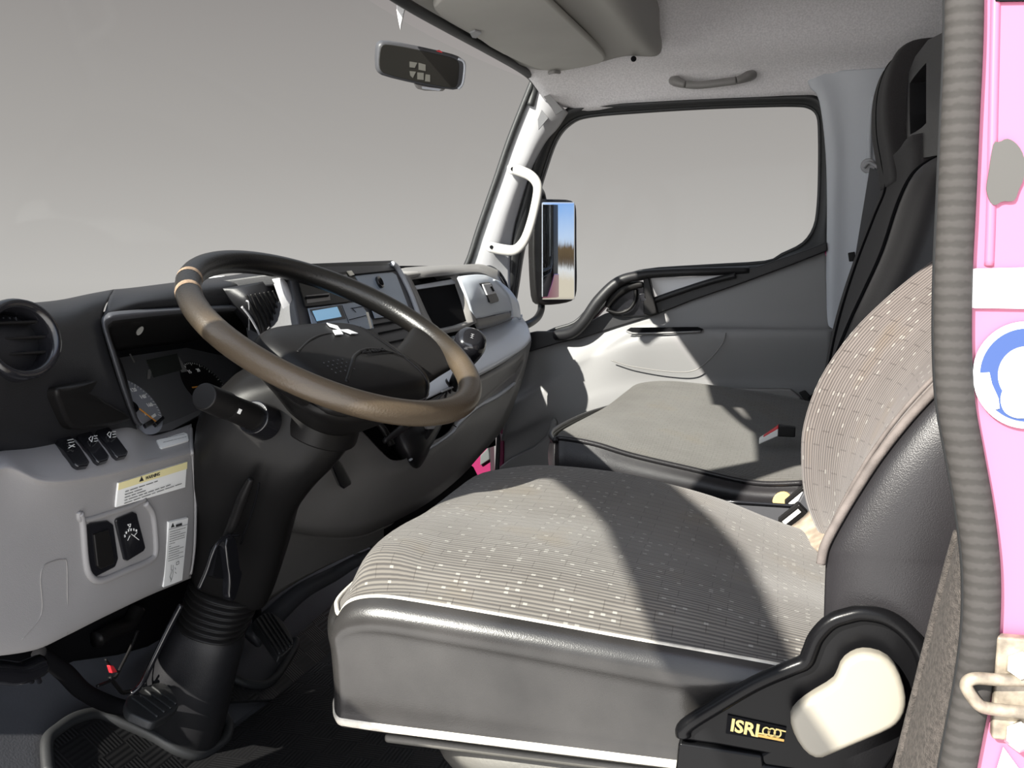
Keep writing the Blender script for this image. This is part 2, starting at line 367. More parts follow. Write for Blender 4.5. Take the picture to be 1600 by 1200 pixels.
# roof lining: a shallow vault, lower along the windshield and the doors
def zroof(x, y):
    e = max(0, min(1, (abs(x-.83)-.45)/.38)); f = max(0, min(1, (y-.18)/.42))
    return 1.305-.150*e**2.2-.115*f**1.6*(1-.3*e)
def hdr(x): return .66-.125*(abs(x-.80)/.85)**2      # windshield header bow
SB = [P(a, b, x=1.665) for a, b in [(882, 166), (905, 176), (970, 166), (1080, 160), (1180, 156), (1250, 152), (1400, 148), (1500, 143)]]
def zseal(y):
    q = sorted([(p.y, p.z) for p in SB])
    if y <= q[0][0]: return q[0][1]
    if y >= q[-1][0]: return q[-1][1]+(y-q[-1][0])*.1
    for (a, b), (c, d) in zip(q, q[1:]):
        if a <= y <= c: return b+(d-b)*(y-a)/(c-a)
rows = []
for i in range(15):
    x = -.03+1.50*i/11 if i < 12 else (1.55, 1.62, 1.662)[i-12]; r = []
    for j in range(14):
        y = -.50+(hdr(x)+.50)*j/13
        z = zroof(x, y)
        if i == 12: z = min(z, 1.205) if y < .45 else z
        if i == 13: z = min(z, zseal(y)+.055)
        if i == 14: z = zseal(y)
        r.append((x, y, z))
    rows.append(r)
ceil = patch('ceiling', HEAD, rows, n=3, th=0, target=Vector((.8, 0, .5))); solid(ceil, .03); struct(ceil)
# header seal and body along the windshield top
hp = [(560, -40), (600, -16), (645, 12), (700, 43), (760, 76), (812, 106), (832, 122), (836, 136), (828, 165)]
hx = [.72, .80, .89, 1.04, 1.24, 1.46, 1.57, 1.60, 1.60]
hs = tube('trim_1', RUB, [(-.02, .53, 1.165), (.2, .60, 1.168), (.45, .645, 1.172)]+[P(a, b, x=x) for (a, b), x in zip(hp, hx)], .0095, seg=10); struct(hs)
# far A pillar
aL = [(836, 126), (815, 178), (798, 222), (780, 275), (765, 318), (750, 362), (738, 400), (728, 425), (715, 470)]
aM = [(862, 150), (846, 200), (829, 240), (808, 290), (791, 335), (776, 380), (766, 410), (760, 440), (752, 490)]
aR = [(888, 176), (872, 200), (853, 222), (832, 262), (815, 315), (803, 360), (798, 400), (797, 440), (800, 500)]
ap = patch('trim_2', GRYL, [[P(a, b, x=1.60) for a, b in aL], [P(a, b, x=1.615) for a, b in aM], [P(a, b, x=1.655) for a, b in aR]], n=5, th=.02); struct(ap)
aS = tube('pillar_seal', RUB, [P(a-3, b, x=1.595) for a, b in aL], .008, ap, seg=8)
wedge = prism('pillar_shadow', DARK, [P(a, b, x=1.60) for a, b in [(847, 172), (857, 185), (842, 203), (841, 187)]], (-.004, 0, 0), ap)  # dark piece laid on the pillar as a painted shadow patch
cap_ = prism('pillar_cap', GRYD, [P(a, b, x=1.60) for a, b in [(842, 141), (858, 146), (880, 172), (868, 180), (860, 165)]], (-.003, 0, 0), ap)
# near A pillar and roof rail on the driver's side (just outside the frame; they shade the dashboard)
nap = loft('trim_3', GRYL, [rrect((-.10, .55, 1.17), X3, Y3, .03, .025, 4, 16), rrect((-.09, .68, .85), X3, Y3, .03, .035, 4, 16), rrect((-.05, .80, .62), X3, Y3, .035, .05, 4, 16), rrect((-.01, .86, .0), X3, Y3, .03, .10, 4, 16)]); struct(nap)
rail = box('trim_4', PINK, (-.03, .03, 1.215), X3, Y3, Z3, .035, .57, .028, bev=.01); struct(rail)
# body side behind the far door: grey panel
pl = [[(1262, 126), (1275, 121), (1300, 112), (1350, 108), (1420, 104), (1500, 100)],
      [(1266, 138), (1280, 132), (1310, 124), (1360, 121), (1420, 118), (1500, 115)],
      [(1280, 158), (1292, 158), (1320, 160), (1362, 160), (1420, 160), (1500, 160)],
      [(1290, 240), (1304, 240), (1325, 240), (1362, 240), (1420, 240), (1500, 240)],
      [(1292, 340), (1302, 340), (1325, 340), (1362, 340), (1420, 340), (1500, 340)],
      [(1290, 480), (1300, 480), (1325, 480), (1362, 480), (1420, 480), (1500, 480)],
      [(1290, 640), (1300, 640), (1325, 640), (1362, 640), (1420, 640), (1500, 640)]]
dx = [1.640, 1.63, 1.63, 1.615, 1.615, 1.615]
wrt = patch('wall_right', mat('blue_grey_trim_panel', (.48, .50, .535), .55, bump=.2, bscale=600), [[P(a, b, x=d) for (a, b), d in zip(r, dx)] for r in pl], n=4, th=.02); struct(wrt)
tube('panel_ridge', wrt.data.materials[0], [P(a, b, x=1.612) for a, b in [(1366, 150), (1360, 180), (1358, 240), (1356, 340), (1340, 400), (1330, 470)]], .006, wrt, seg=8)
# ------------------------------------------------------------------ far door
DX = 1.66
win = [(800, 512), (808, 440), (818, 380), (835, 318), (850, 268), (868, 218), (890, 192), (920, 181), (1000, 174), (1100, 168), (1180, 165), (1240, 164), (1264, 167), (1278, 180), (1281, 210), (1281, 270), (1279, 320), (1273, 355), (1255, 381), (1222, 398), (1195, 410), (1100, 416), (1000, 424), (955, 446), (922, 480), (898, 504), (868, 514), (830, 528)]
wout = [(788, 520), (792, 440), (800, 370), (815, 312), (828, 262), (848, 205), (874, 176), (912, 162), (1000, 158), (1100, 153), (1180, 150), (1245, 148), (1275, 150), (1293, 168), (1299, 205), (1299, 270), (1296, 320), (1294, 360), (1293, 392), (1240, 410), (1198, 424), (1100, 430), (1000, 438), (965, 458), (935, 490), (908, 516), (872, 530), (830, 546)]
WIN = [P(a, b, x=DX+.025) for a, b in win]; WM = [P((a+2*c)/3, (b+2*d)/3, x=DX-.004) for (a, b), (c, d) in zip(win, wout)]; WO = [P(a, b, x=DX) for a, b in wout]
door = empty('door_1', P(1000, 900, x=DX)); struct(door)
def cr(l, n=4): return crom(l, n, True)
wfr = ring('window_frame', RUB, [cr([p+Vector((.03, 0, 0)) for p in WIN]), cr(WIN), cr(WM), cr(WO), cr([p+Vector((.05, 0, 0)) for p in WO])], door, rs=False)
solid(wfr, .004)
tube('rubber_lip', RUB, cr(WIN, 3), .0045, door, closed=True, smooth=False, seg=8)
tube('painted_edge', PINKD, [P(a, b, x=1.668) for a, b in [(873, 183), (850, 225), (833, 268), (818, 315), (806, 365), (800, 410), (797, 470), (800, 500)]], .0035, door, seg=6)
tube('painted_rear_edge', PINKD, [P(a, b, x=1.652) for a, b in [(1292, 388), (1291, 400), (1293, 430), (1299, 470), (1302, 492)]], .004, door, seg=6)
# inner trim panel of the door: grid follows belt line on top, ledge in the middle, pocket below
g = [
 [(792, 560), (835, 545), (880, 527), (930, 503), (985, 478), (1040, 460), (1100, 440), (1170, 420), (1235, 402), (1293, 390)],
 [(792, 600), (835, 575), (880, 552), (930, 526), (985, 502), (1040, 490), (1100, 475), (1170, 455), (1235, 440), (1296, 430)],
 [(792, 625), (835, 600), (880, 575), (930, 550), (985, 520), (1040, 512), (1100, 508), (1170, 508), (1235, 508), (1300, 508)],
 [(790, 640), (835, 615), (880, 590), (930, 565), (985, 535), (1040, 528), (1100, 522), (1170, 520), (1235, 520), (1300, 520)],
 [(785, 680), (835, 655), (880, 630), (930, 605), (985, 590), (1040, 588), (1100, 586), (1170, 586), (1235, 588), (1300, 592)],
 [(782, 700), (835, 680), (880, 660), (930, 640), (985, 622), (1040, 610), (1100, 605), (1170, 605), (1235, 607), (1300, 615)],
 [(778, 760), (835, 760), (880, 755), (930, 740), (985, 700), (1040, 680), (1100, 670), (1170, 665), (1235, 668), (1300, 670)],
 [(775, 860), (835, 860), (880, 860), (930, 850), (985, 830), (1040, 820), (1100, 810), (1170, 805), (1235, 800), (1300, 800)]]
dxr = [1.652, 1.640, 1.634, 1.608, 1.628, 1.632, 1.648, 1.650]
dp = patch('door_panel', GRY, [[P(a, b, x=(dx_ if k > 1 else 1.655) if not (i in (3, 4) and k < 4) else 1.632) for k, (a, b) in enumerate(r)] for i, (r, dx_) in enumerate(zip(g, dxr))], door, n=5, th=.02)
dp.data.materials.clear(); dp.data.materials.append(mat('door_trim_vinyl', (.215, .213, .215), .5, bump=.25, bscale=700))
GDR = dp.data.materials[0]
# black belt with the long pull bar that runs down to the front corner
belt_o = [(790, 528), (835, 516), (872, 508), (900, 502), (925, 478), (958, 444), (995, 424), (1050, 420), (1110, 417), (1190, 414), (1255, 392), (1292, 378), (1293, 392), (1240, 413), (1150, 446), (1080, 470), (1025, 492), (960, 512), (905, 530), (870, 537), (830, 549), (790, 560)]
hole1 = [(958, 480), (972, 462), (1000, 448), (1012, 446), (1030, 490), (1000, 498), (965, 494)]
belt = prism('belt_trim', BLK, [P(a, b, x=1.632) for a, b in [(790, 528), (835, 518), (872, 518), (905, 510), (945, 490), (985, 478), (1022, 468), (1040, 464), (1130, 432), (1190, 414), (1255, 392), (1292, 378), (1293, 392), (1240, 413), (1150, 446), (1080, 470), (1025, 492), (960, 512), (905, 530), (870, 537), (830, 549), (790, 560)]], (.03, 0, 0), door, .003)
bar = tube('pull_bar', BLK, [P(a, b, x=x) for (a, b), x in [((868, 524), 1.625), ((893, 520), 1.61), ((912, 503), 1.60), ((935, 470), 1.595), ((965, 441), 1.595), ((1000, 430), 1.60), ((1050, 426), 1.61), ((1110, 424), 1.62), ((1170, 422), 1.635)]], [.012, .014, .014, .014, .0125, .011, .010, .010, .008], door, seg=14)
inner = prism('release_recess', BLKG, [P(a, b, x=1.625) for a, b in [(948, 486), (958, 462), (980, 444), (1012, 440), (1030, 486), (1010, 494), (960, 496)]], (.02, 0, 0), door, .003, 1)
hand = tube('release_handle', BLKS, [P(a, b, x=1.606) for a, b in [(948, 480), (956, 466), (972, 452), (990, 446), (1005, 444)]], [.006, .010, .012, .009, .006], door, seg=12, flat=(1, .6))
tube('recess_lip', BLKS, [P(a, b, x=1.612) for a, b in [(948, 484), (965, 489), (982, 484), (992, 470), (993, 452)]], .004, door, seg=8)
strap = prism('bar_bracket', BLKS, [P(a, b, x=1.600) for a, b in [(1005, 434), (1014, 433), (1027, 490), (1014, 494), (1005, 490)]], (.03, 0, 0), door, .003)
prism('lock_knob', BLKG, [P(a, b, x=1.600) for a, b in [(998, 459), (1008, 457), (1011, 470), (1001, 472)]], (.015, 0, 0), door, .002)
tri = prism('quarter_opening', mat('painted_daylight', (.72, .72, .73), .5), [P(a, b, x=1.628) for a, b in [(1012, 434), (1060, 433), (1136, 429), (1100, 444), (1028, 464)]], (.004, 0, 0), door)  # opaque white panel, painted as bright daylight through the opening
tube('sill_rail', BLK, [P(a, b, x=1.622) for a, b in [(1020, 470), (1060, 456), (1110, 440), (1150, 430)]], .007, door, seg=8)
prism('pocket_slot', BLKM, [P(a, b, x=1.603) for a, b in [(979, 516), (985, 512), (1090, 511), (1098, 514), (1095, 518), (1040, 519), (990, 520)]], (.008, 0, 0), door)
tube('pocket_lip', GDR, [P(a, b, x=1.600) for a, b in [(978, 517), (992, 521), (1040, 520), (1095, 518)]], .0022, door, seg=6)
tube('pocket_seam', GRYD, [P(a, b, x=1.604) for a, b in [(955, 563), (985, 572), (1040, 580), (1080, 580), (1105, 565), (1128, 538), (1134, 520)]], .0014, door, seg=6)
prism('kick_shelf', GRYD, [P(a, b, x=1.61) for a, b in [(1100, 607), (1235, 608), (1252, 622), (1240, 640), (1150, 640)]], (.03, 0, 0), door, .004)
lr = prism('lower_pocket', GDR, [P(a, b, x=1.620) for a, b in [(780, 745), (866, 752), (872, 660), (862, 650), (852, 690), (780, 725)]], (.03, 0, 0), door, .012, 1)
glass = prism('window_1', GLASS, WIN, (.003, 0, 0)); struct(glass)
# painted outside of the cab's far flank, as the door mirror shows it
prism('outer_skin', PINKD, [(1.725, .66, .0), (1.725, -.60, .0), (1.725, -.60, .72), (1.725, -.10, .72), (1.725, .60, .56)], (.012, 0, 0), door, .004)
prism('outer_pillar', BLKS, [(1.70, -.12, .70), (1.70, -.60, .70), (1.70, -.60, 1.2), (1.70, -.12, 1.2)], (.012, 0, 0), door, .004)
settle(door)
# pink door edge seen below the dashboard end
PINKE = mat('shaded_jamb_pink', (.20, .012, .065), .35)  # cab pink again, darkened so the jamb's shade is in the paint
dj = prism('door_edge', PINKE, [P(a, b, x=1.70) for a, b in [(735, 690), (765, 680), (768, 800), (740, 800)]], (.04, 0, 0)); dj.name = 'trim_5'; struct(dj)
tube('edge_seal', RUB, [P(a, b, x=1.66) for a, b in [(781, 660), (779, 700), (777, 740), (776, 780)]], .007, dj, seg=8)
tube('painted_flange', PINKE, [P(a, b, x=1.65) for a, b in [(787, 640), (785, 690), (784, 740), (783, 790)]], .0055, dj, seg=8)
prism('latch_cover', mat('pale_lens', (.10, .11, .11), .25), [P(a, b, x=1.69) for a, b in [(750, 712), (764, 698), (765, 718), (750, 728)]], (.01, 0, 0), dj, .003)
# ------------------------------------------------------------------ windshield
wsr = []
for k in range(9):
    x = -.07+1.67*k/8; yb = 1.02-.30*(abs(x-.80)/.80)**2; r = []
    for j in range(5):
        s = j/4; r.append((x, (hdr(x)+.012)*s+yb*(1-s)+.02*math.sin(math.pi*s), 1.165*s+.66*(1-s)))
    wsr.append(r)
ws = patch('window_2', GLASS, wsr, n=3, th=.004); struct(ws)
# ------------------------------------------------------------------ open driver's door, swung out ahead of the camera's left edge
d2 = empty('door_2', (-.03, .95, .0)); struct(d2)
U = Vector((-1.0, -.36, 0)).normalized(); O = Vector((-.03, .96, 0)); NN = Vector((.36, -1, 0)).normalized()
def D(s, z): return O+U*s+Z3*z
prism('outer_panel', PINK, [D(.02, .02), D(1.20, .02), D(1.20, .82), D(.02, .66)], -NN*.05, d2, .01)
prism('inner_trim', GRY, [D(.05, .05), D(1.17, .05), D(1.17, .78), D(.05, .62)], NN*.03, d2, .01)
fo = [D(.02, .66), D(.34, 1.17), D(.45, 1.235), D(.60, 1.248), D(.74, 1.247), D(.84, 1.236), D(.96, 1.214), D(1.05, 1.19), D(1.16, 1.14), D(1.20, 1.05), D(1.20, .82)]
fi = [D(.12, .70), D(.38, 1.08), D(.48, 1.140), D(.61, 1.154), D(.70, 1.154), D(.815, 1.144), D(.88, 1.134), D(.94, 1.113), D(1.05, 1.07), D(1.11, 1.0), D(1.11, .82)]
ring('window_frame', RUB, [fo, fi, [p+NN*.03 for p in fi], [p+NN*.03 for p in fo]], d2, closed_v=True, rs=False, sm=False)
prism('pane', GLASS, fi, NN*.003, d2)
settle(d2)
# ------------------------------------------------------------------ near side: pink body, seals, sill
NX = -.012
wl = prism('wall_left', PINKL, [P(1496, -60, x=NX), P(1500, -520, x=NX), (NX, -.125, 1.19), (NX, -.54, 1.19), (NX, -.54, .02), (NX, -.04, .02), P(1440, 1300, x=NX), P(1500, 1150, x=NX), P(1530, 1020, x=NX), P(1538, 900, x=NX), P(1530, 800, x=NX), P(1510, 680, x=NX), P(1494, 560, x=NX), P(1490, 400, x=NX)], (.012, 0, 0), None, .004); struct(wl)
tube('body_crease', PINKL, [P(a, b, x=NX+.001) for a, b in [(1556, -40), (1552, 150), (1548, 330), (1545, 415)]], .0035, wl, seg=8)
prism('roof_gap', BLKM, [P(a, b, x=NX-.003) for a, b in [(1552, -10), (1620, -10), (1620, 1), (1556, 2)]], (.002, 0, 0), wl)
sl = [(1516, -640), (1512, -400), (1508, -200), (1507, -60), (1506, 60), (1500, 200), (1495, 320), (1490, 430), (1489, 540), (1494, 630), (1508, 710), (1524, 800), (1534, 890), (1533, 980), (1523, 1060), (1510, 1130), (1495, 1210), (1480, 1290)]
seal_m = bpy.data.materials.new('ribbed_door_rubber'); seal_m.use_nodes = True
t = seal_m.node_tree; b = t.nodes['Principled BSDF']; b.inputs['Roughness'].default_value = .8; b.inputs['Specular IOR Level'].default_value = .25
t_ = t.nodes.new('ShaderNodeTexCoord'); wv = t.nodes.new('ShaderNodeTexWave'); wv.bands_direction = 'Z'; wv.inputs['Scale'].default_value = 36; wv.inputs['Distortion'].default_value = 1.2; wv.inputs['Detail'].default_value = 1; wv.inputs['Detail Scale'].default_value = 6
t.links.new(t_.outputs['Object'], wv.inputs[0]); t.links.new(ramp([(.2, (.032, .030, .028)), (.8, (.044, .041, .039))], wv.outputs[0], t.nodes, t.links), b.inputs['Base Color'])
bp = t.nodes.new('ShaderNodeBump'); bp.inputs['Strength'].default_value = .2; bp.inputs['Distance'].default_value = .0007; t.links.new(wv.outputs[0], bp.inputs['Height']); t.links.new(bp.outputs[0], b.inputs['Normal'])
ns = tube('trim_6', seal_m, [P(a, b, x=NX-.004) for a, b in sl], .0118, None, seg=20, n=8, flat=(1, .8), upv=Y3); struct(ns)
tube('seal_lip', RUB, [P(a-24, b, x=.003) for a, b in sl], .0040, ns, seg=10)
# carpeted edging that widens towards the sill
cpm = [[P(1506, 822, x=.002), P(1510, 900, x=.002), P(1508, 1000, x=.002), P(1500, 1080, x=.0), P(1485, 1150, x=.0), P(1465, 1260, x=.0)],
       [P(1500, 835, x=.012), P(1488, 905, x=.018), P(1476, 1005, x=.02), P(1462, 1080, x=.022), P(1445, 1150, x=.022), P(1425, 1260, x=.022)],
       [P(1497, 832, x=.03), P(1478, 900, x=.045), P(1452, 1000, x=.06), P(1432, 1080, x=.065), P(1412, 1160, x=.065), P(1388, 1260, x=.065)]]
cp = patch('trim_7', CARP, cpm, n=6, th=.006); struct(cp)
tube('edging_welt', CARP, cpm[2], .0035, cp, seg=8)
# flat marks and fittings on the pink body
tape = prism('white_tape', STKW, [P(a, b, x=NX-.0035) for a, b in [(1515, 424), (1519, 420), (1640, 417), (1640, 483), (1516, 481), (1513, 478)]], (.0015, 0, 0)); tag(tape, 'plain white rectangular sticker on pink body above the round blue one', 'sticker')
pt = prism('cutout_blob', BLOB, [P(a, b, x=NX-.003) for a, b in [(1553, 221), (1562, 222), (1572, 216), (1582, 219), (1592, 228), (1600, 243), (1602, 266), (1599, 282), (1592, 296), (1587, 312), (1580, 315), (1566, 314), (1556, 321), (1549, 319), (1543, 306), (1541, 292), (1545, 270), (1549, 240)]], (.0015, 0, 0), None, 0, 1)  # added flat shape filling a masked-out hole, not a body finish
tag(pt, 'irregular grey cut-out blob laid on the pink body beside the door seal', 'patch')
cx, cy, R0 = 1605, 586, 85
st = thing('round_sticker', 'round white sticker with a blue ring on the pink body', 'sticker', P(cx, cy, x=NX))
circ = lambda r, up, cxx=cx, cyy=cy, n=64, a0=0, a1=360: [P(cxx+r*math.cos(math.radians(a0+(a1-a0)*i/n)), cyy+r*math.sin(math.radians(a0+(a1-a0)*i/n))*.985, x=NX-up) for i in range(n)]
prism('backing', STKW, circ(85, .004), (.002, 0, 0), st)
ring('blue_ring', BLU, [circ(74, .005), circ(46, .005), circ(46, .0042), circ(74, .0042)], st, closed_v=True, rs=False, sm=False)
prism('lettering_band', STKW, [P(a, b, x=NX-.0058) for a, b in [(1529, 583), (1546, 582), (1550, 600), (1560, 622), (1562, 638), (1552, 641), (1540, 628), (1532, 608)]], (.001, 0, 0), st)
prism('picture', STKW, [P(a, b, x=NX-.006) for a, b in [(1565, 612), (1575, 600), (1600, 605), (1620, 650), (1590, 655), (1570, 646), (1563, 630)]], (.001, 0, 0), st, 0, 2)
prism('yellow_mark', STKY, [P(a, b, x=NX-.0072) for a, b in [(1588, 619), (1594, 612), (1597, 622), (1592, 630), (1588, 627)]], (.001, 0, 0), st, 0, 1)
settle(st)
# door striker
sk_ = thing('door_striker', 'worn steel door striker loop bolted to pink body edge', 'latch', P(1580, 1070, x=NX))
SM = mat('chipped_cream_steel', (.24, .205, .16), .4, metal=.2, var=.35, vscale=90, bump=.4, bscale=200)
tube('loop', SM, [P(a, b, x=x) for a, b, x in [(1600, 1063, -.03), (1560, 1062, -.032), (1525, 1060, -.034), (1511, 1066, -.034), (1512, 1078, -.034), (1528, 1100, -.034), (1545, 1107, -.032), (1600, 1113, -.03), (1640, 1116, -.028)]], .0042, sk_, seg=12, n=5)
box('base_plate', SM, P(1592, 1075, x=-.018), Y3, Z3, X3, .016, .036, .005, sk_, .002)
cyl('bolt', STEEL, P(1596, 1040, x=-.022), P(1596, 1040, x=-.034), .011, .009, sk_, 6)
cyl('bolt', STEEL, P(1594, 1150, x=-.022), P(1594, 1150, x=-.034), .011, .009, sk_, 6)
settle(sk_)
wtri = prism('white_triangle_sticker', STKW, [P(a, b, x=NX-.003) for a, b in [(1568, 1168), (1600, 1212), (1555, 1212)]], (.0012, 0, 0)); tag(wtri, 'white triangular sticker at the bottom corner under the door striker', 'sticker')
# ------------------------------------------------------------------ rubber floor mat
def F(px, py, up=.0):
    q = P(px, py, z=up)
    return q if q.y < .80 else TP.at(px, py, up)
matt = bpy.data.materials.new('ribbed_mat_rubber'); matt.use_nodes = True; t = matt.node_tree; b = t.nodes['Principled BSDF']; b.inputs['Base Color'].default_value = (.006, .006, .0065, 1); b.inputs['Roughness'].default_value = .5
t_ = t.nodes.new('ShaderNodeTexCoord'); ch = t.nodes.new('ShaderNodeTexChecker'); ch.inputs['Scale'].default_value = 22; w1 = t.nodes.new('ShaderNodeTexWave'); w1.bands_direction = 'X'; w1.inputs['Scale'].default_value = 50; w2 = t.nodes.new('ShaderNodeTexWave'); w2.bands_direction = 'Y'; w2.inputs['Scale'].default_value = 50
for n_ in (ch, w1, w2): t.links.new(t_.outputs['Object'], n_.inputs[0])
mx = t.nodes.new('ShaderNodeMix'); t.links.new(ch.outputs[1], mx.inputs[0]); t.links.new(w1.outputs[1], mx.inputs[2]); t.links.new(w2.outputs[1], mx.inputs[3])
bp = t.nodes.new('ShaderNodeBump'); bp.inputs['Strength'].default_value = .4; bp.inputs['Distance'].default_value = .0015; t.links.new(mx.outputs[0], bp.inputs['Height']); t.links.new(bp.outputs[0], b.inputs['Normal'])
mt = thing('floor_mat', 'black rubber floor mat with raised tread bars under the pedals', 'floor mat', (.7, .4, .0))
prism('mat_sheet', matt, [(.02, .83, .004), (.02, -.45, .004), (1.58, -.45, .004), (1.58, .795, .004), (.95, .795, .004), (.7, .795, .004)], (0, 0, .006), mt, .002)
fr_ = [(72, 1215), (70, 1165), (88, 1145), (115, 1128), (150, 1120), (185, 1133), (235, 1155), (275, 1178), (310, 1185), (345, 1165), (353, 1140), (345, 1122)]
MF = [TP.at(a, b, .006) for a, b in fr_]
prism('mat_front_flap', matt, MF+[TP.at(380, 1180, .006), TP.at(430, 1240, .006), TP.at(200, 1260, .006)], (0, 0, .004), mt)
tube('mat_border', RUB, [p+Vector((0, -.004, .006)) for p in MF], .0085, mt, seg=10)
fr2 = [(360, 1058), (385, 1068), (412, 1070), (432, 1056), (447, 1034), (460, 1012), (462, 1000)]
tube('mat_border', RUB, [TP.at(a, b, .012) for a, b in fr2], .0075, mt, seg=10)
prism('mat_front_flap', matt, [TP.at(a, b, .006) for a, b in fr2+[(475, 985), (600, 880), (760, 880), (760, 1080), (350, 1100)]], (0, 0, .004), mt)
settle(mt)
# ================================================================== SEATS
def sweep_profile(name, m, prof, xs, parent, inset=None, n=4, th=.03, uv=True):
    """a cushion face: one side profile carried across the seat; inset = how far the face falls back at each x"""
    rows = []
    for k, x in enumerate(xs):
        dy = inset[k] if inset else 0
        rows.append([Vector((x, p.y-dy, p.z)) for p in prof])
    return patch(name, m, rows, parent, n=n, th=th, uvscale=1 if uv else None, target=Vector((1, 30, 5)))
# ---- driver seat
ds = thing('driver_seat', 'suspension driver seat with ribbed grey cloth and worn black vinyl sides', 'seat', (.41, .17, .0))
ys = [.455, .442, .42, .385, .334, .225, .138, .067, 0, -.065, -.11]
zf = [.362, .386, .406, .420, .437, .434, .419, .401, .376, .356, .345]
zn = [.366, .378, .385, .388, .386, .378, .370, .364, .358, .352, .345]
xs = [.160, .178, .215, .30, .42, .54, .615, .648, .664, .670]
wt = [0, .16, .34, .55, .75, .95, 1.0, .97, .85, .55]
rows = []
for i, x in enumerate(xs):
    r = []
    for j, y in enumerate(ys):
        z = zn[j]+(zf[j]-zn[j])*wt[i]+(.010 if 2 <= i <= 3 and j > 1 else .0)+(.012 if 2 <= i <= 6 and 1 < j < 4 else 0)
        yy = y-{0: .040, 1: .028, 2: .014, 3: .005, 8: .006, 9: .024}.get(i, 0)*max(0, (y-.28)/.175)**1.6
        if i == 8: z -= .004
        if i == 9: z = min(z, zf[j]-.035)
        r.append((x, yy, z))
    rows.append(r)
cush = patch('seat_cushion', FAB, rows, ds, n=4, th=.02, uvscale=1, target=Vector((.4, .2, 2)))
# vinyl skirt round the cushion: rear near side -> front corner -> front -> far side
rr_ = rows
seam = [tuple(rr_[0][j_]) for j_ in (10, 8, 6, 5, 4, 3, 2, 1, 0)]+[tuple(rr_[i_][0]) for i_ in (1, 2, 3, 4, 5, 6, 7, 8, 9)]+[tuple(rr_[9][j_]) for j_ in (2, 5, 8, 10)]
outw = [(-1, 0)]*6+[(-.9, .0), (-.8, .15), (-.5, .3), (-.3, .4), (-.1, .5), (0, 1), (0, 1), (0, 1), (.1, 1), (.4, .9), (.7, .7), (.9, .4)]+[(1, 0)]*4
def skirt(o, z, k): return [Vector((p[0]+q[0]*o, p[1]+q[1]*o, (p[2]+z) if z > -.05 else (.277+.0*k))) for p, q in zip(seam, outw)]
sk1 = skirt(.0, .0, 0); sk2 = skirt(.010, -.006, 0); sk3 = skirt(.016, -.020, 0); sk4 = skirt(.010, -.040, 0)
zb = .256
sk5 = [Vector((p[0]+q[0]*.006, p[1]+q[1]*.004, (p[2]-.04)*.4+zb*.6)) for p, q in zip(seam, outw)]
sk6 = [Vector((p[0]+q[0]*.008, p[1]+q[1]*.004, zb+.012)) for p, q in zip(seam, outw)]
sk7 = [Vector((p[0]+q[0]*.006, p[1]+q[1]*.002, zb)) for p, q in zip(seam, outw)]
sk8 = [Vector((p[0]-q[0]*.02, p[1]-q[1]*.02, zb-.006)) for p, q in zip(seam, outw)]
VINS = mat('shiny_worn_vinyl', (.026, .0245, .0235), .24, bump=.3, bscale=900, bdist=.0004, var=.35, vscale=7, spec=.42)
patch('side_skirt', VINS, [sk1, sk2, sk3, sk4, sk5, sk6, sk7, sk8], ds, n=4, th=.004)
tube('top_piping', PIPE, [p+Vector((-.002, .001, .002)) for p in sk1[:18]], .0026, ds, seg=8)
tube('bottom_piping', PIPE, [p+Vector((q[0]*.003, q[1]*.002, .004)) for p, q in zip(sk7[:18], outw)], .0055, ds, seg=8)
tube('corner_piping', PIPE, [sk1[8]+Vector((-.001, .002, 0)), sk3[8]+Vector((-.001, .001, 0)), sk4[8], sk5[8], sk7[8]], .0022, ds, seg=8)
# backrest
far = [(1300, 862), (1275, 820), (1258, 770), (1253, 715), (1257, 660), (1282, 590), (1330, 520), (1385, 465), (1440, 420), (1478, 392), (1505, 370), (1530, 345), (1545, 325)]
near = [(1290, 880), (1296, 852), (1315, 815), (1345, 765), (1380, 712), (1425, 655), (1470, 607), (1515, 565), (1550, 530), (1580, 500), (1610, 465), (1640, 430), (1660, 400)]
FA = [P(a, b, x=.63) for a, b in far]; NE = [P(a, b, x=.160) for a, b in near]
rows = []
for w_, dep in ((-.06, .05), (0, 0), (.12, .010), (.35, .028), (.6, .028), (.82, .010), (.93, .0), (1.0, .0)):
    rows.append([a.lerp(b, max(0, w_))+Vector((-.0 if w_ >= 0 else .012, -dep, 0)) for a, b in zip(FA, NE)])
br_ = patch('backrest', FABB, rows, ds, n=4, th=.03, uvscale=1, target=Vector((.4, 1, .8)))
tube('backrest_piping', PIPED, [q+Vector((-.003, .004, 0)) for q in NE], .0042, ds, seg=8)
tube('backrest_seam', PIPED, [a.lerp(b, .93)+Vector((0, .002, 0)) for a, b in zip(FA, NE)], .0022, ds, seg=8)
sv = []
for o, bx in ((0, 0), (.012, -.010), (.04, -.018), (.09, -.020), (.14, -.014), (.17, .01)):
    sv.append([q+Vector((bx, -o, 0)) for q in [P(1286, 1010, x=.155)]+NE])
patch('backrest_side', VIN, sv, ds, n=4, th=.006, target=Vector((-1, 0, .6)))
sb = [[q+Vector((0, -.17, 0)) for q in NE], [a+Vector((0, -.17, 0)) for a in FA]]
patch('backrest_shell', BLK, sb, ds, n=3, th=.01, target=Vector((.4, -2, .8)))
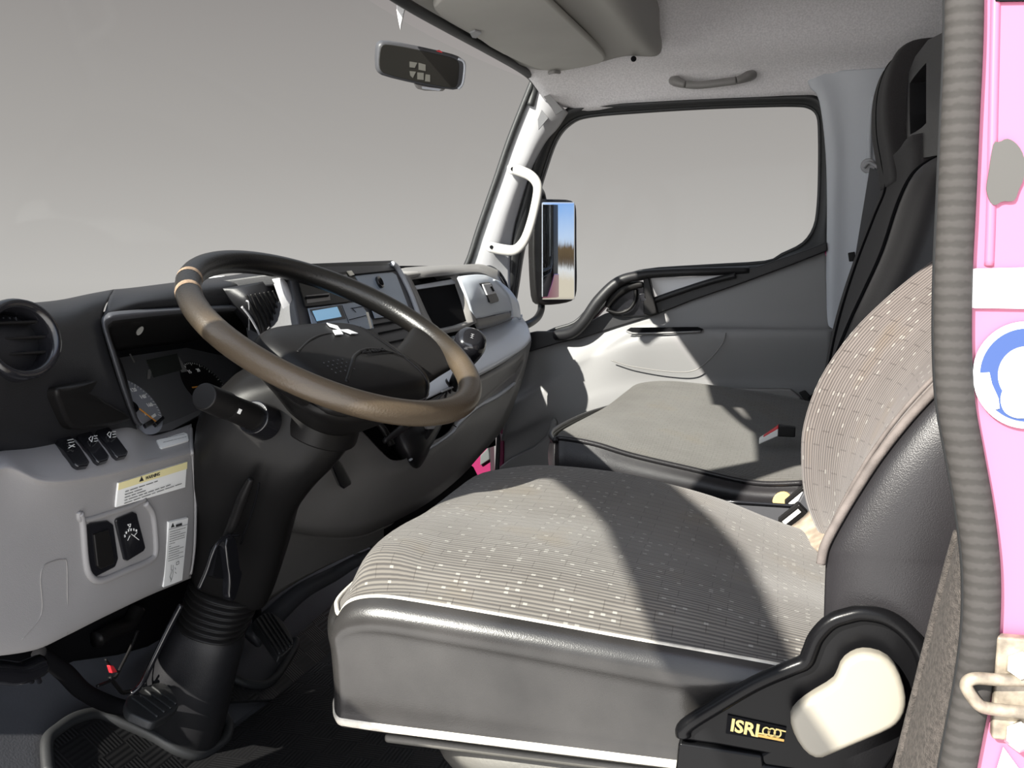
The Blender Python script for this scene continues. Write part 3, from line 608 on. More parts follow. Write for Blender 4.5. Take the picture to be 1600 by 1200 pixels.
# recliner side cover with rolled rim, grip and maker's plate
RX = .128
cov = [(1062, 1146), (1072, 1134), (1120, 1103), (1180, 1068), (1235, 1044), (1258, 1034), (1266, 1018), (1276, 995), (1298, 972), (1325, 962), (1350, 958), (1385, 965), (1415, 985), (1438, 1015), (1448, 1050), (1446, 1090), (1425, 1140), (1400, 1180), (1370, 1225), (1150, 1200), (1190, 1178), (1120, 1165), (1068, 1158)]
prism('recliner_cover', RCV, [P(a, b, x=RX) for a, b in cov], (.025, 0, 0), ds, .004)
tube('cover_rim', RCV, [P(a, b, x=RX-.004) for a, b in [(1068, 1150)]+cov[1:17]], .0070, ds, seg=12, n=5)
kn = [(1233, 1112), (1240, 1096), (1262, 1078), (1300, 1056), (1307, 1044), (1314, 1024), (1332, 1011), (1352, 1007), (1380, 1014), (1400, 1034), (1412, 1070), (1412, 1096), (1402, 1116), (1385, 1128), (1340, 1147), (1302, 1163), (1278, 1173), (1258, 1163), (1242, 1140)]
KM = mat('ivory_plastic', (.27, .25, .205), .45)
grip = prism('recliner_lever', KM, [P(a, b, x=RX-.006) for a, b in kn], (-.020, 0, 0), ds, .006, 1)
ppl = Plane(P(1137, 1117, x=RX-.001), P(1230, 1130, x=RX-.001), P(1135, 1145, x=RX-.001))
prism('maker_plate', BLKM, ppl.many([(1137, 1117), (1229, 1137), (1225, 1161), (1134, 1146)], .0008), (.0015, 0, 0), ds)
tx = (ppl.at(1229, 1138)-ppl.at(1138, 1118)).normalized(); ty = (ppl.at(1138, 1117)-ppl.at(1135, 1145)); ty = (ty-tx*ty.dot(tx)).normalized()
text('maker_name', GOLD, 'ISRI', ppl.at(1140, 1141, .001), tx, ty, .0158, ds, bold=.03, squash=1.02)
lg = []
nP = ppl.n
def P2(a, b, up=.0012): return ppl.at(a, b, up)
for c_ in (1197, 1206, 1215):
    cs = [P2(c_+5.2*math.cos(i*math.pi/8), 1142.5+(c_-1197)*.17+6*math.sin(i*math.pi/8)) for i in range(17)]
    lg += [(stroke(cs[i], cs[i+1], .0012, nP), nP*.0004) for i in range(16)]
lg += [(stroke(P2(1183, 1145), P2(1218, 1151), .0012, nP), nP*.0004), (stroke(P2(1212, 1139), P2(1228, 1143), .0012, nP), nP*.0004)]
merge('maker_emblem', GOLD, lg, ds)
merge('maker_underline', GOLDO, [(stroke(P2(1184, 1149), P2(1225, 1157), .0022, nP), nP*.0003)], ds)
# slide rail and suspension base
prism('slide_rail', RCV, [P(a, b, x=.125) for a, b in [(1060, 1160), (1192, 1181), (1194, 1196), (1330, 1216), (1330, 1260), (1054, 1215)]], (.03, 0, 0), ds, .003)
GBM = mat('dusty_grey_metal', (.11, .105, .095), .5, metal=.2, bump=.5, bscale=300, var=.15)
prism('base_plate', GBM, [(.185, .40, .236), (.185, -.10, .236), (.63, -.10, .236), (.63, .40, .236)], (0, 0, .012), ds, .004)
prism('base_flange', GBM, [(.19, .385, .222), (.19, -.10, .222), (.62, -.10, .222), (.62, .385, .222)], (0, 0, .010), ds, .004)
loft('base_bellows', GBM, [rrect((.41, .16, z), X3, Y3, hx, hy, 5, 24) for z, hx, hy in ((.012, .20, .20), (.05, .18, .18), (.09, .20, .20), (.14, .17, .17), (.19, .20, .20), (.222, .19, .19))], ds)
# dusty pad corner behind the cushion
patch('rear_pad', mat('dusty_tan_cloth', (.36, .29, .22), .95, bump=1, bscale=500, var=.3, vscale=40), [[P(1236, 822, x=.68), P(1262, 800, x=.70), P(1275, 770, x=.72)], [P(1262, 848, x=.60), P(1285, 835, x=.60), P(1296, 800, x=.64)], [P(1292, 868, x=.5), P(1306, 860, x=.5), P(1310, 840, x=.52)]], ds, n=4, th=.01, target=Vector((.4, .4, 1.5)))
settle(ds)
# ---- passenger bench
pb = thing('passenger_bench', 'far passenger bench cushion and tall charcoal backrest beside grey door', 'seat', (1.26, .15, .0))
g = [
 (.945, [(868, 688), (878, 683), (930, 692), (990, 710), (1080, 731), (1180, 753), (1258, 753)]),
 (.965, [(872, 679), (882, 675), (932, 686), (992, 704), (1082, 724), (1182, 744), (1260, 745)]),
 (1.05, [(884, 672), (900, 662), (945, 668), (1000, 682), (1090, 702), (1190, 720), (1265, 725)]),
 (1.20, [(905, 662), (925, 648), (965, 645), (1025, 652), (1105, 668), (1200, 688), (1268, 700)]),
 (1.36, [(935, 652), (952, 632), (990, 621), (1050, 625), (1120, 638), (1205, 655), (1272, 668)]),
 (1.50, [(968, 640), (978, 612), (1010, 600), (1060, 603), (1130, 612), (1210, 626), (1276, 640)]),
 (1.555, [(985, 640), (990, 606), (1018, 597), (1062, 596), (1130, 604), (1210, 616), (1278, 630)]),
 (1.575, [(1000, 650), (1000, 622), (1025, 612), (1070, 610), (1130, 616), (1210, 630), (1278, 640)])]
patch('bench_cushion', FABP, [[P(a, b, x=x) for a, b in r] for x, r in g], pb, n=5, th=.02, uvscale=1, target=Vector((1.2, .2, 2)))
e0 = [P(a, b, x=.945) for a, b in [(868, 688), (878, 684), (930, 693), (990, 711), (1080, 732), (1180, 754), (1258, 754)]]
fe = [Vector((1.575, .33, .42)), Vector((1.3, .38, .425)), Vector((1.05, .395, .425))]
pth = fe+e0
bt = [Vector((1.575, .32, .29)), Vector((1.3, .37, .29)), Vector((1.05, .385, .29))]+[Vector((.94, p.y, .300)) for p in e0]
md = [a.lerp(b, .35)+Vector((-.012 if a.x < 1 else 0, .012 if a.x >= 1 else 0, 0)) for a, b in zip(pth, bt)]
patch('bench_skirt', VIN, [pth, [p+Vector((-.004, .002, -.006)) for p in pth], md, bt], pb, n=5, th=.006)
tube('bench_piping', VIN, [p+Vector((-.003, .002, .0)) for p in pth], .0045, pb, seg=8)
prism('seat_box', BLKM, [(.96, .36, 0.012), (.96, -.40, 0.012), (1.57, -.40, 0.012), (1.57, .31, 0.012)], (0, 0, .28), pb, .01)
# tall backrest: two lobes, narrower at the head
pr = [(1282, 650), (1286, 600), (1296, 540), (1312, 475), (1335, 405), (1360, 340), (1376, 298), (1371, 262), (1364, 220), (1363, 180), (1368, 145), (1380, 115), (1398, 101), (1425, 98)]
PR = [P(a, b, x=1.47) for a, b in pr]
sweep_profile('backrest', CLB, PR[:8], [1.49, 1.485, 1.47, 1.40, 1.2, 1.0, .985], pb, [.10, .03, 0, .004, .010, .010, .06], th=.03)
sweep_profile('headrest', CLB, PR[6:], [1.49, 1.485, 1.47, 1.42, 1.34, 1.27, 1.255, 1.25], pb, [.10, .03, 0, .0, .004, .006, .03, .10], th=.03)
tube('backrest_seam', BLKM, [Vector((1.395, p.y-.002, p.z)) for p in PR], .0025, pb, seg=8)
patch('backrest_rear', CLB, [[Vector((1.48, p.y-.12, p.z)) for p in PR], [Vector((1.26, p.y-.12, p.z)) for p in PR]], pb, n=2, th=.02, target=Vector((1.2, -3, .8)))
cr_ = [P(a, b, x=.93) for a, b in [(1278, 640), (1284, 612), (1302, 560), (1326, 500), (1347, 455), (1374, 395), (1397, 325), (1417, 283), (1440, 262), (1472, 250), (1500, 247)]]
cb = thing('middle_seatback', 'charcoal cloth middle seatback with moulded black headrest panel behind driver seat', 'seatback', (.88, -.15, .0))
sweep_profile('cloth_face', CLB, cr_, [.955, .945, .93, .90, .87], cb, [.08, .02, 0, -.004, 0], th=.03)
sweep_profile('vinyl_face', VIN, cr_, [.87, .83, .78, .72, .70], cb, [0, .0, .01, .03, .08], th=.03, uv=False)
tube('face_seam', BLKM, [Vector((.87, p.y+.002, p.z)) for p in cr_], .003, cb, seg=8)
prism('rear_shell', BLK, [(.71, -.17, .36), (.94, -.17, .36), (.94, -.33, .92), (.71, -.33, .92)], (0, -.10, 0), cb, .01)
prism('mount_box', BLKM, [(.73, -.18, .012), (.92, -.18, .012), (.92, -.30, .012), (.73, -.30, .012)], (0, 0, .37), cb, .01)
HY = -.215
ho = [(1500, 40), (1476, 49), (1450, 62), (1430, 88), (1420, 112), (1416, 150), (1415, 195), (1418, 226), (1428, 241), (1442, 247), (1465, 243), (1500, 232)]
hi = [(1447, 98), (1446, 99), (1436, 110), (1428, 120), (1421, 130), (1421, 150), (1421, 180), (1422, 210), (1430, 206), (1440, 199), (1447, 192), (1447, 150)]
HO = [P(a, b, y=HY) for a, b in ho]; HI = [P(a, b, y=HY+.004) for a, b in hi]
back = [p+Vector((0, -.09, 0)) for p in HO]; deep = [p+Vector((0, -.05, 0)) for p in HI]
hr = ring('headrest_panel', BLK, [back, HO, HI, deep], cb, rs=False, th=.004)
for p_ in hr.data.polygons: p_.use_smooth = False
bevel(hr, .004, 3, 25)
prism('headrest_recess', BLK, deep, (0, -.005, 0), cb)
prism('headrest_back', BLK, [p+Vector((0, -.085, 0)) for p in HO], (0, -.01, 0), cb)
settle(pb); settle(cb)
# foam hole in the bench vinyl
prism('torn_foam_patch', FOAM, [P(a, b, x=.928) for a, b in [(1206, 786), (1209, 776), (1217, 770), (1228, 769), (1236, 774), (1234, 782), (1228, 790), (1214, 790)]], (.02, 0, 0), None, .002, 1)
o = bpy.data.objects['torn_foam_patch']; o.parent = pb; o.matrix_parent_inverse = Matrix.Translation(-Vector(pb.location))
# ---- tray and buckles between the seats
tr_ = thing('storage_tray', 'open black plastic tray between driver seat and passenger bench', 'tray', (.80, .0, .0))
prism('tray_side', DARK, [P(a, b, x=.80) for a, b in [(1100, 781), (1244, 790), (1256, 768), (1275, 772), (1275, 860), (1100, 850)]], (.012, 0, 0), tr_, .003)
tube('tray_lip', BLKG, [P(a, b, x=.797) for a, b in [(1090, 781), (1160, 785), (1236, 790), (1246, 789)]], .0025, tr_, smooth=False, seg=8)
prism('tray_floor', BLKM, [(.70, .2, .27), (.93, .2, .27), (.93, -.12, .27), (.70, -.12, .27)], (0, 0, .01), tr_)
prism('tray_stand', BLKM, [(.72, .15, .012), (.90, .15, .012), (.90, -.10, .012), (.72, -.10, .012)], (0, 0, .26), tr_)
settle(tr_)
def buckle(name, a, b, w, x, lab, red=False):
    t_ = thing(name, lab, 'belt buckle', P(*a, x=x)); A, B = P(*a, x=x), P(*b, x=x-.01); ax = (B-A).normalized(); s = ax.cross(X3).normalized()
    prism('buckle_body', BLKS, [A+s*w, B+s*w, B-s*w, A-s*w], (.022, 0, 0), t_, .003)
    prism('buckle_label' if not red else 'release_button', STKW if not red else RED, [A.lerp(B, .12)+s*w*.5-X3*.001, A.lerp(B, .85)+s*w*.5-X3*.001, A.lerp(B, .85)-s*w*.1-X3*.001, A.lerp(B, .12)-s*w*.1-X3*.001], (.002, 0, 0), t_, 0)
    settle(t_); return t_
buckle('seatbelt_buckle', (1222, 822), (1256, 795), .010, .755, 'black belt buckle stalk with white strip beside the driver cushion', False)
buckle('seatbelt_buckle', (1232, 793), (1262, 768), .010, .84, 'black buckle stalk behind the storage tray edge', False)
rb = thing('seatbelt_buckle', 'red and white belt buckle lying on the passenger bench cushion', 'belt buckle', P(1190, 690, x=1.12))
A, B = P(1186, 690, x=1.12), P(1216, 674, x=1.12); s = Vector((0, 0, .011))
prism('buckle_body', STKW, [A-s*.5, A+s*.4, B+s*.6, B-s*.8], (.025, 0, 0), rb, .002)
prism('release_button', RED, [A.lerp(B, .25)+s*.3, A.lerp(B, .2)+s*.55, B+s*.95, B+s*.4], (.022, -.001, 0), rb, .001)
prism('buckle_end', BLKS, [B-s*.9, B+s*.9, B+s*.7+Vector((0, -.03, 0)), B-s*.9+Vector((0, -.03, 0))], (.025, 0, 0), rb, .002)
settle(rb)
# lap belt and shoulder belt on the far side
sbm = mat('grey_belt_webbing', (.10, .10, .105), .8, bump=.5, bscale=500)
bel = thing('seat_belt', 'grey shoulder belt hanging from round anchor on far pillar', 'seat belt', P(1357, 258, x=1.60))
prism('webbing', sbm, [P(a, b, x=1.598) for a, b in [(1359, 262), (1376, 268), (1385, 300), (1352, 405), (1336, 402)]], (.002, 0, 0), bel)
cyl('anchor_disc', GRYL, P(1357, 259, x=1.615), P(1357, 259, x=1.600), .017, .015, bel, bev=.002)
tube('anchor_loop', GRYL, [P(a, b, x=1.594) for a, b in [(1350, 262), (1358, 254), (1372, 262)]], .004, bel, seg=8)
prism('belt_clip', BLKS, [P(a, b, x=1.595) for a, b in [(1325, 395), (1336, 393), (1337, 408), (1327, 409)]], (.01, 0, 0), bel, .002)
settle(bel)
lap = thing('lap_belt', 'black lap belt and latch between bench rear and far door', 'seat belt', P(1258, 615, x=1.58))
prism('latch', BLKS, [P(a, b, x=1.56) for a, b in [(1248, 614), (1258, 610), (1270, 622), (1262, 632)]], (.015, 0, 0), lap, .002)
prism('webbing', BLKM, [P(a, b, x=1.555) for a, b in [(1262, 622), (1276, 610), (1290, 580), (1296, 600), (1280, 640)]], (.003, 0, 0), lap)
settle(lap)
# ================================================================== ROOF AND WINDOW FITTINGS
oc = thing('overhead_shelf', 'grey moulded overhead shelf with sun visor recess along windshield header', 'shelf', (1.1, .4, 1.17))
V = [P(676, 13, z=1.172), P(843, -2, z=1.190), P(948, 93, z=1.190), P(850, 115, z=1.172)]
Lx = [P(836, -40, z=1.196), P(855, -2, z=1.196), P(952, 92, z=1.194), P(955, 104, z=1.180), P(918, 111, z=1.176)]
S1 = [P(940, -10, z=1.205), P(1022, 72, z=1.205), P(1019, 94, z=1.180), P(995, 105, z=1.176)]
# underside and rear lip as one shell
sh = patch('shelf_shell', mat('shelf_plastic', (.30, .29, .265), .6, bump=.2, bscale=600), [
    [(.30, .66, 1.178), (.60, .665, 1.178), (.90, .655, 1.178), (1.2, .62, 1.176), (1.45, .555, 1.172), (1.52, .52, 1.176)],
    [(.30, .50, 1.188), (.60, .50, 1.188), (.90, .49, 1.188), (1.2, .47, 1.188), (1.45, .44, 1.180), (1.515, .42, 1.182)],
    [(.30, .36, 1.196), (.60, .36, 1.196), (.90, .355, 1.197), (1.2, .35, 1.196), (1.40, .34, 1.188), (1.46, .335, 1.184)],
    [(.30, .30, 1.180), (.60, .30, 1.180), (.90, .30, 1.180), (1.2, .285, 1.174), (1.36, .272, 1.173), (1.425, .262, 1.173)],
    [(.30, .275, 1.20), (.60, .275, 1.20), (.90, .275, 1.20), (1.2, .262, 1.20), (1.36, .254, 1.20), (1.412, .25, 1.20)],
    [(.30, .27, 1.29), (.60, .27, 1.29), (.90, .27, 1.29), (1.2, .26, 1.285), (1.36, .25, 1.25), (1.42, .265, 1.235)]], oc, n=5, th=.004, target=Vector((.9, -.4, .2)))
cyl('shelf_screw', BLKM, P(990, 92, z=1.176), P(990, 92, z=1.168), .005, .006, oc)
settle(oc)
def visor(lab, c, vscale=1):
    t_ = thing('sun_visor', lab, 'sun visor', c[0]); return t_
sv1 = visor('wide beige grey sun visor folded up under the overhead shelf', [Vector((1.15, .5, 1.17))])
vp = [P(676, 8, z=1.163), P(720, -20, z=1.170), P(842, -12, z=1.180), P(853, 0, z=1.180), P(943, 84, z=1.178), P(947, 94, z=1.178), P(935, 101, z=1.176), P(872, 113, z=1.166), P(856, 112, z=1.164), P(825, 104, z=1.162), P(770, 78, z=1.162), P(745, 60, z=1.162), P(700, 36, z=1.162), P(680, 22, z=1.162)]
prism('visor_panel', VIS, vp, (0, 0, .014), sv1, .005, 1)
tube('visor_pivot', GRYD, [P(858, 114, z=1.160), P(866, 112, z=1.160), P(874, 113, z=1.162)], .004, sv1, seg=8)
prism('thumb_notch', GRYL, [P(a, b, z=1.1600) for a, b in [(734, 52), (742, 49), (752, 52), (744, 60), (738, 59)]], (0, 0, .003), sv1)
settle(sv1)
hk = prism('visor_hook', mat('pale_hook_plastic', (.5, .5, .5), .4), [P(a, b, t=1.70) for a, b in [(620, -30), (640, -30), (637, 0), (631, 20), (627, 38), (625.5, 47), (623, 36), (619.5, 16)]], FW*.006, None, .0015); tag(hk, 'slim pale grey hook hanging from windshield header above the mirror', 'hook')
# rear-view mirror
rm = thing('rearview_mirror', 'interior mirror with dark glass in a grey frame at the windshield', 'mirror', P(655, 105, t=1.68))
mA, mB, mC = P(593, 90, t=1.66), P(725, 120, t=1.73), P(593, 70, t=1.65)
mp = Plane(mA, mB, mC)
mo = [(590, 76), (593, 68), (602, 65), (640, 71), (690, 82), (718, 89), (726, 95), (728, 106), (725, 132), (719, 140), (706, 142), (650, 132), (600, 120), (591, 114), (589, 100)]
mi = [(594, 78), (597, 71), (604, 69), (640, 75), (690, 86), (710, 91), (717, 97), (718, 106), (716, 130), (712, 137), (704, 138), (650, 128), (602, 116), (594, 110), (592, 98)]
prism('mirror_housing', DARK, mp.many(mo), -mp.n*.022, rm, .006, 1)
prism('mirror_glass', DMIR, mp.many(mi, .0012), -mp.n*.003, rm, .001, 1)
tube('mirror_rim', GRYS, mp.many([(716, 92), (724, 96), (726, 106), (723, 130), (716, 139)], .0006), .0022, rm, seg=8)
prism('dipping_tab', GRYD, mp.many([(648, 131), (672, 136), (697, 139), (692, 143), (664, 142), (652, 139)], -.004), -mp.n*.010, rm, .002)
prism('tab_light_face', GRYS, mp.many([(659, 135), (690, 139), (686, 142), (660, 139)], -.003), -mp.n*.004, rm)
prism('red_tab', RED, mp.many([(682, 80), (688, 79), (692, 82), (691, 85), (683, 84)], -.004), -mp.n*.006, rm)
# what the dark glass shows of the panes behind: lighter reflected window panes
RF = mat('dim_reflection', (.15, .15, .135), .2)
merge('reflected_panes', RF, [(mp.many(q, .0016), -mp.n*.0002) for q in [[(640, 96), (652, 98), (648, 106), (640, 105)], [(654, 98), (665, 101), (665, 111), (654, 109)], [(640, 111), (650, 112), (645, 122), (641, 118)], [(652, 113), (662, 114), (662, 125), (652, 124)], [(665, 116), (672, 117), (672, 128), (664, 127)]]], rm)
tube('mirror_arm', DARK, [P(655, 104, t=1.70), P(655, 103, t=1.80), P(655, 102, t=1.93)], .007, rm, seg=10)
settle(rm)
# grab handles
gh = thing('roof_grab_handle', 'grey grab handle on the headliner above far door window', 'grab handle', P(1118, 128, x=1.60))
hx_ = 1.598
tube('grip', GRYD, [P(a, b, x=hx_) for a, b in [(1072, 132), (1090, 133), (1112, 131), (1135, 128), (1150, 126)]], .0088, gh, seg=14, flat=(1, .7))
tube('mount', GRYD, [P(a, b, x=x) for a, b, x in [(1050, 126, 1.622), (1056, 127, 1.61), (1064, 130, 1.602), (1071, 132, hx_)]], [.009, .012, .010, .008], gh, seg=14)
tube('mount', GRYD, [P(a, b, x=x) for a, b, x in [(1151, 126, hx_), (1160, 123, 1.602), (1170, 119, 1.61), (1177, 117, 1.622)]], [.008, .010, .012, .010], gh, seg=14)
settle(gh)
ph = thing('pillar_grab_handle', 'white painted grab handle screwed to the far windshield pillar', 'grab handle', P(800, 330, x=1.58))
tube('grip', mat('pale_handle_plastic', (.42, .41, .39), .42), [P(a, b, x=x) for a, b, x in [(800, 263, 1.585), (812, 267, 1.575), (828, 274, 1.565), (838, 285, 1.56), (840, 300, 1.56), (833, 335, 1.56), (824, 365, 1.56), (815, 382, 1.565), (803, 391, 1.572), (785, 390, 1.58), (766, 386, 1.588)]], [.013, .013, .0125, .012, .0115, .011, .0115, .012, .0125, .013, .013], ph, seg=14, flat=(1, .7))
HM = ph.children[0].data.materials[0]
for a, b, x in ((800, 264, 1.580), (767, 386, 1.582)):
    prism('mount_plate', HM, [P(a+u, b+v, x=x-.002) for u, v in [(-7, -8), (6, -6), (9, 2), (5, 9), (-6, 7), (-9, 0)]], (.02, 0, 0), ph, .003, 1)
    cyl('screw', BLKM, P(a+1, b, x=x-.002), P(a+1, b, x=x-.0075), .0048, .0048, ph, 12)
settle(ph)
# ---- door mirror outside the far window
om = thing('door_mirror', 'tall black framed door mirror outside the far window reflecting pink cab', 'mirror', P(868, 400, x=1.95))
o1 = P(845, 320, x=1.90); o2 = P(898, 320, x=1.98); o3 = P(845, 460, x=1.90)
op = Plane(o1, o2, o3)
f1 = [(836, 318), (845, 311), (870, 311), (892, 312), (900, 318), (902, 330), (902, 380), (903, 450), (900, 466), (892, 472), (870, 476), (846, 477), (838, 470), (835, 440), (833, 380)]
f2 = [(846, 320), (850, 314), (870, 314), (889, 315), (896, 320), (899, 332), (899, 380), (900, 448), (897, 460), (889, 467), (870, 470), (850, 471), (845, 464), (844, 440), (844, 380)]
prism('mirror_housing', BLKS, op.many(f1), -op.n*.03, om, .006, 1)
# the glass is angled to look back along the flank of the cab
mw = op.at(900, 390)-op.at(846, 390); mh = op.at(870, 470)-op.at(870, 314)
gm = patch('mirror_glass', CHR, [[op.at(847+51*i/6, 316+152*j/6, .004+.0045*(1-((i-3)/3)**2)+.001*(1-((j-3)/3)**2)) for i in range(7)] for j in range(7)], om, n=4, th=.003)
tube('mirror_arm', BLKS, [P(846, 474, x=1.95), P(845, 486, x=1.93), P(838, 498, x=1.86), P(822, 508, x=1.74), P(800, 514, x=1.69)], .010, om, seg=12)
tube('mirror_arm', BLKS, [P(850, 314, x=1.93), P(846, 300, x=1.90), P(836, 290, x=1.75), P(828, 284, x=1.70)], .008, om, seg=12)
settle(om)
# ================================================================== DASHBOARD
from mathutils.bvhtree import BVHTree
class Surf:
    """positions on a modelled sheet, for switches and labels that lie on it"""
    def __init__(s, o):
        bm = bmesh.new(); bm.from_mesh(o.data); s.t = BVHTree.FromBMesh(bm); bm.free()
    def at(s, px, py, up=0.0):
        d = ray(px, py).normalized(); h = s.t.ray_cast(CAM, d)
        if h[0] is None:
            h = s.t.find_nearest(P(px, py, y=.72)); return h[0]
        n = h[1] if h[1].dot(CAM-h[0]) > 0 else -h[1]
        s.n = n; return h[0]+n*up
    def many(s, pts, up=0.0): return [s.at(a, b, up) for a, b in pts]
da = thing('dashboard', 'full width truck dashboard, black above and grey plastic below the steering wheel', 'dashboard', (.8, .8, .0))
def R(r, dflt=None): return [P(a, b, y=c) for a, b, c in r]
# black upper body left of the instrument hood
ub = patch('upper_body', BLK, [
 [P(a, b, y=.98) for a, b in ((-90, 486), (-30, 486), (30, 486), (90, 480), (140, 470), (175, 462))],
 R([(-90, 476, .86), (-30, 474, .85), (30, 474, .85), (90, 469, .86), (140, 459, .86), (178, 452, .86)]),
 R([(-90, 484, .80), (-30, 484, .79), (30, 484, .785), (90, 478, .80), (140, 468, .805), (172, 462, .81)]),
 R([(-90, 510, .76), (-30, 510, .755), (30, 510, .752), (90, 505, .765), (130, 500, .775), (160, 498, .785)]),
 R([(-90, 560, .74), (-30, 560, .74), (30, 560, .742), (95, 560, .752), (145, 558, .765), (174, 557, .775)]),
 R([(-90, 620, .745), (-30, 620, .745), (35, 620, .75), (100, 618, .758), (155, 613, .765), (192, 612, .772)]),
 R([(-90, 700, .765), (-30, 706, .765), (40, 700, .768), (105, 688, .772), (160, 676, .775), (212, 664, .778)]),
 R([(-90, 720, .80), (-30, 726, .80), (40, 720, .80), (105, 706, .80), (160, 694, .80), (216, 682, .80)])], da, n=5, th=.006)
# top over the instruments, reaching back to the windshield
patch('instrument_hood', BLK, [
 [P(a, b, y=.98) for a, b in ((175, 462), (230, 462), (290, 458), (350, 450), (420, 440), (500, 434))],
 R([(178, 452, .86), (215, 449, .87), (280, 441, .88), (345, 433, .88), (410, 424, .88), (470, 416, .88)]),
 R([(172, 462, .81), (220, 454, .81), (280, 447, .80), (345, 440, .79), (410, 432, .78), (470, 424, .76)]),
 R([(164, 486, .79), (215, 472, .78), (280, 466, .775), (345, 460, .77), (410, 455, .76), (470, 450, .74)]),
 R([(160, 499, .785), (220, 488, .780), (280, 486, .777), (345, 484, .772), (410, 481, .765), (470, 477, .745)])], da, n=5, th=.006)
# recess walls and bezel round the instruments
oL = [(214, 664), (206, 655), (190, 612), (172, 555), (158, 505), (165, 492), (185, 486), (280, 480), (345, 477), (410, 474), (470, 470)]
iL = [(222, 662), (214, 653), (200, 612), (182, 555), (169, 515), (174, 505), (190, 500), (285, 490), (345, 487), (410, 484), (470, 480)]
dL = [(226, 664), (218, 652), (206, 612), (192, 570), (182, 550), (186, 548), (200, 546), (285, 536), (345, 528), (410, 520), (470, 515)]
yo = [.778, .776, .772, .772, .78, .782, .778, .772, .768, .76, .74]
ring_rows = [[P(a, b, y=c) for (a, b), c in zip(oL, yo)], [P((a+c)/2, (b+d)/2, y=e-.008) for (a, b), (c, d), e in zip(oL, iL, yo)], [P(a, b, y=c+.002) for (a, b), c in zip(iL, yo)]]
patch('cluster_bezel', DARK, ring_rows, da, n=4, th=.003)
patch('recess_wall', BLKS, [ring_rows[2], [P(a, b, y=c+.05) for (a, b), c in zip([((p[0]+q[0])/2, (p[1]+q[1])/2) for p, q in zip(iL, dL)], yo)], [P(a, b, y=.868) for a, b in dL]], da, n=3, th=.003)
CLF = mat('cluster_face', (.075, .075, .077), .45)
CP = Plane(P(200, 560, y=.868), P(400, 530, y=.868), P(245, 672, y=.795))
cl_ = prism('instrument_cluster', CLF, CP.many([(180, 545), (285, 533), (345, 526), (425, 515), (425, 600), (345, 630), (300, 655), (268, 672), (245, 676), (222, 668), (208, 650)]), -CP.n*.01, da)
def disc(name, m, c, r, pl_, up, par, n=40, th=.001, a0=0, a1=360, kx=1.0, ky=1.0, ux=None, uy=None):
    o_ = pl_.at(*c, up); ux = ux or (pl_.at(c[0]+10, c[1])-pl_.at(*c)).normalized(); uy = uy or pl_.n.cross(ux)
    pts = [o_+ux*r*kx*math.cos(math.radians(a0+(a1-a0)*i/n))+uy*r*ky*math.sin(math.radians(a0+(a1-a0)*i/n)) for i in range(n+(0 if a1-a0 == 360 else 1))]
    if a1-a0 != 360: pts.append(o_)
    return prism(name, m, pts, -pl_.n*th, par)
DIAL = mat('charcoal_dial_face', (.24, .25, .28), .5)
prism('dash_light_block', BLKM, [(.0, .84, .30), (.4, .98, .30), (.8, .99, .30), (1.2, .93, .30), (1.58, .74, .30), (1.58, .66, .30), (1.2, .74, .30), (.95, .80, .30), (.6, .87, .30), (.3, .87, .30), (0, .82, .30)], (0, 0, .355), da)  # unseen block added inside the dash to stop stray sunlight
cux = Vector((1, 0, 0)); cuy = CP.n.cross(cux).normalized(); cuy = cuy if cuy.z > 0 else -cuy
def dial(c, R_, face, marks, big, label, needle, par):
    pc = CP.at(*c, .0015)
    g_ = disc('dial_face', face, c, R_, CP, .0012, par, ux=cux, uy=cuy)
    st_ = []
    for i, a in enumerate(marks):
        a_ = math.radians(a); d_ = cux*math.cos(a_)+cuy*math.sin(a_); l = .11 if i % big == 0 else .06
        st_.append((stroke(pc+d_*R_*(.97-l), pc+d_*R_*.97, .0010 if i % big == 0 else .0006, CP.n), CP.n*.0003))
    merge('dial_marks', INKW, st_, g_)
    for a, s_ in label:
        a_ = math.radians(a); d_ = cux*math.cos(a_)+cuy*math.sin(a_)
        text('dial_number', INKW, s_, pc+d_*R_*.68-cux*.006-cuy*.003+CP.n*.0004, cux, cuy, .0085, g_)
    d_ = cux*math.cos(math.radians(needle))+cuy*math.sin(math.radians(needle))
    merge('needle', ORN, [(stroke(pc+d_*R_*.18+CP.n*.002, pc+d_*R_*.8+CP.n*.002, .0022, CP.n), CP.n*.0008)], g_)
    disc('dial_hub', BLKM, c, R_*.19, CP, .006, g_, ux=cux, uy=cuy, th=.004)
dial((208, 634), .047, DIAL, [118-i*6.2 for i in range(25)], 4, [(75, '100'), (48, '120'), (20, '140'), (-6, '160')], -60, da)
dial((322, 604), .047, BLKS, [110-i*6.2 for i in range(25)], 4, [(112, '15'), (70, '20')], 178, da)
prism('message_display', LCDG, CP.many([(228, 563), (276, 553), (284, 578), (240, 590)], .0014), CP.n*.001, da)
for q in [[(272, 560), (279, 557), (293, 580), (284, 582)], [(201, 552), (203, 551), (211, 566), (209, 567)], [(231, 578), (238, 576), (234, 592), (230, 592)]]: prism('gauge_bar', GRYD, CP.many(q, .0016), CP.n*.0004, da)
text('fuel_symbol', INKW, 'F', CP.at(270, 563, .002), cux, cuy, .009, da)
merge('warning_lamps', INKW, [(CP.many(q, .0018), CP.n*.0005) for q in [[(236, 650), (242, 646), (244, 650), (238, 654)], [(225, 646), (227, 644), (229, 648), (227, 650)]]], da)
for q in ([(226, 661), (238, 654), (242, 660), (230, 667)], [(242, 660), (255, 649), (258, 653), (246, 665)]):
    prism('trip_button', BLKG, CP.many(q, .006), -CP.n*.008, da, .001)
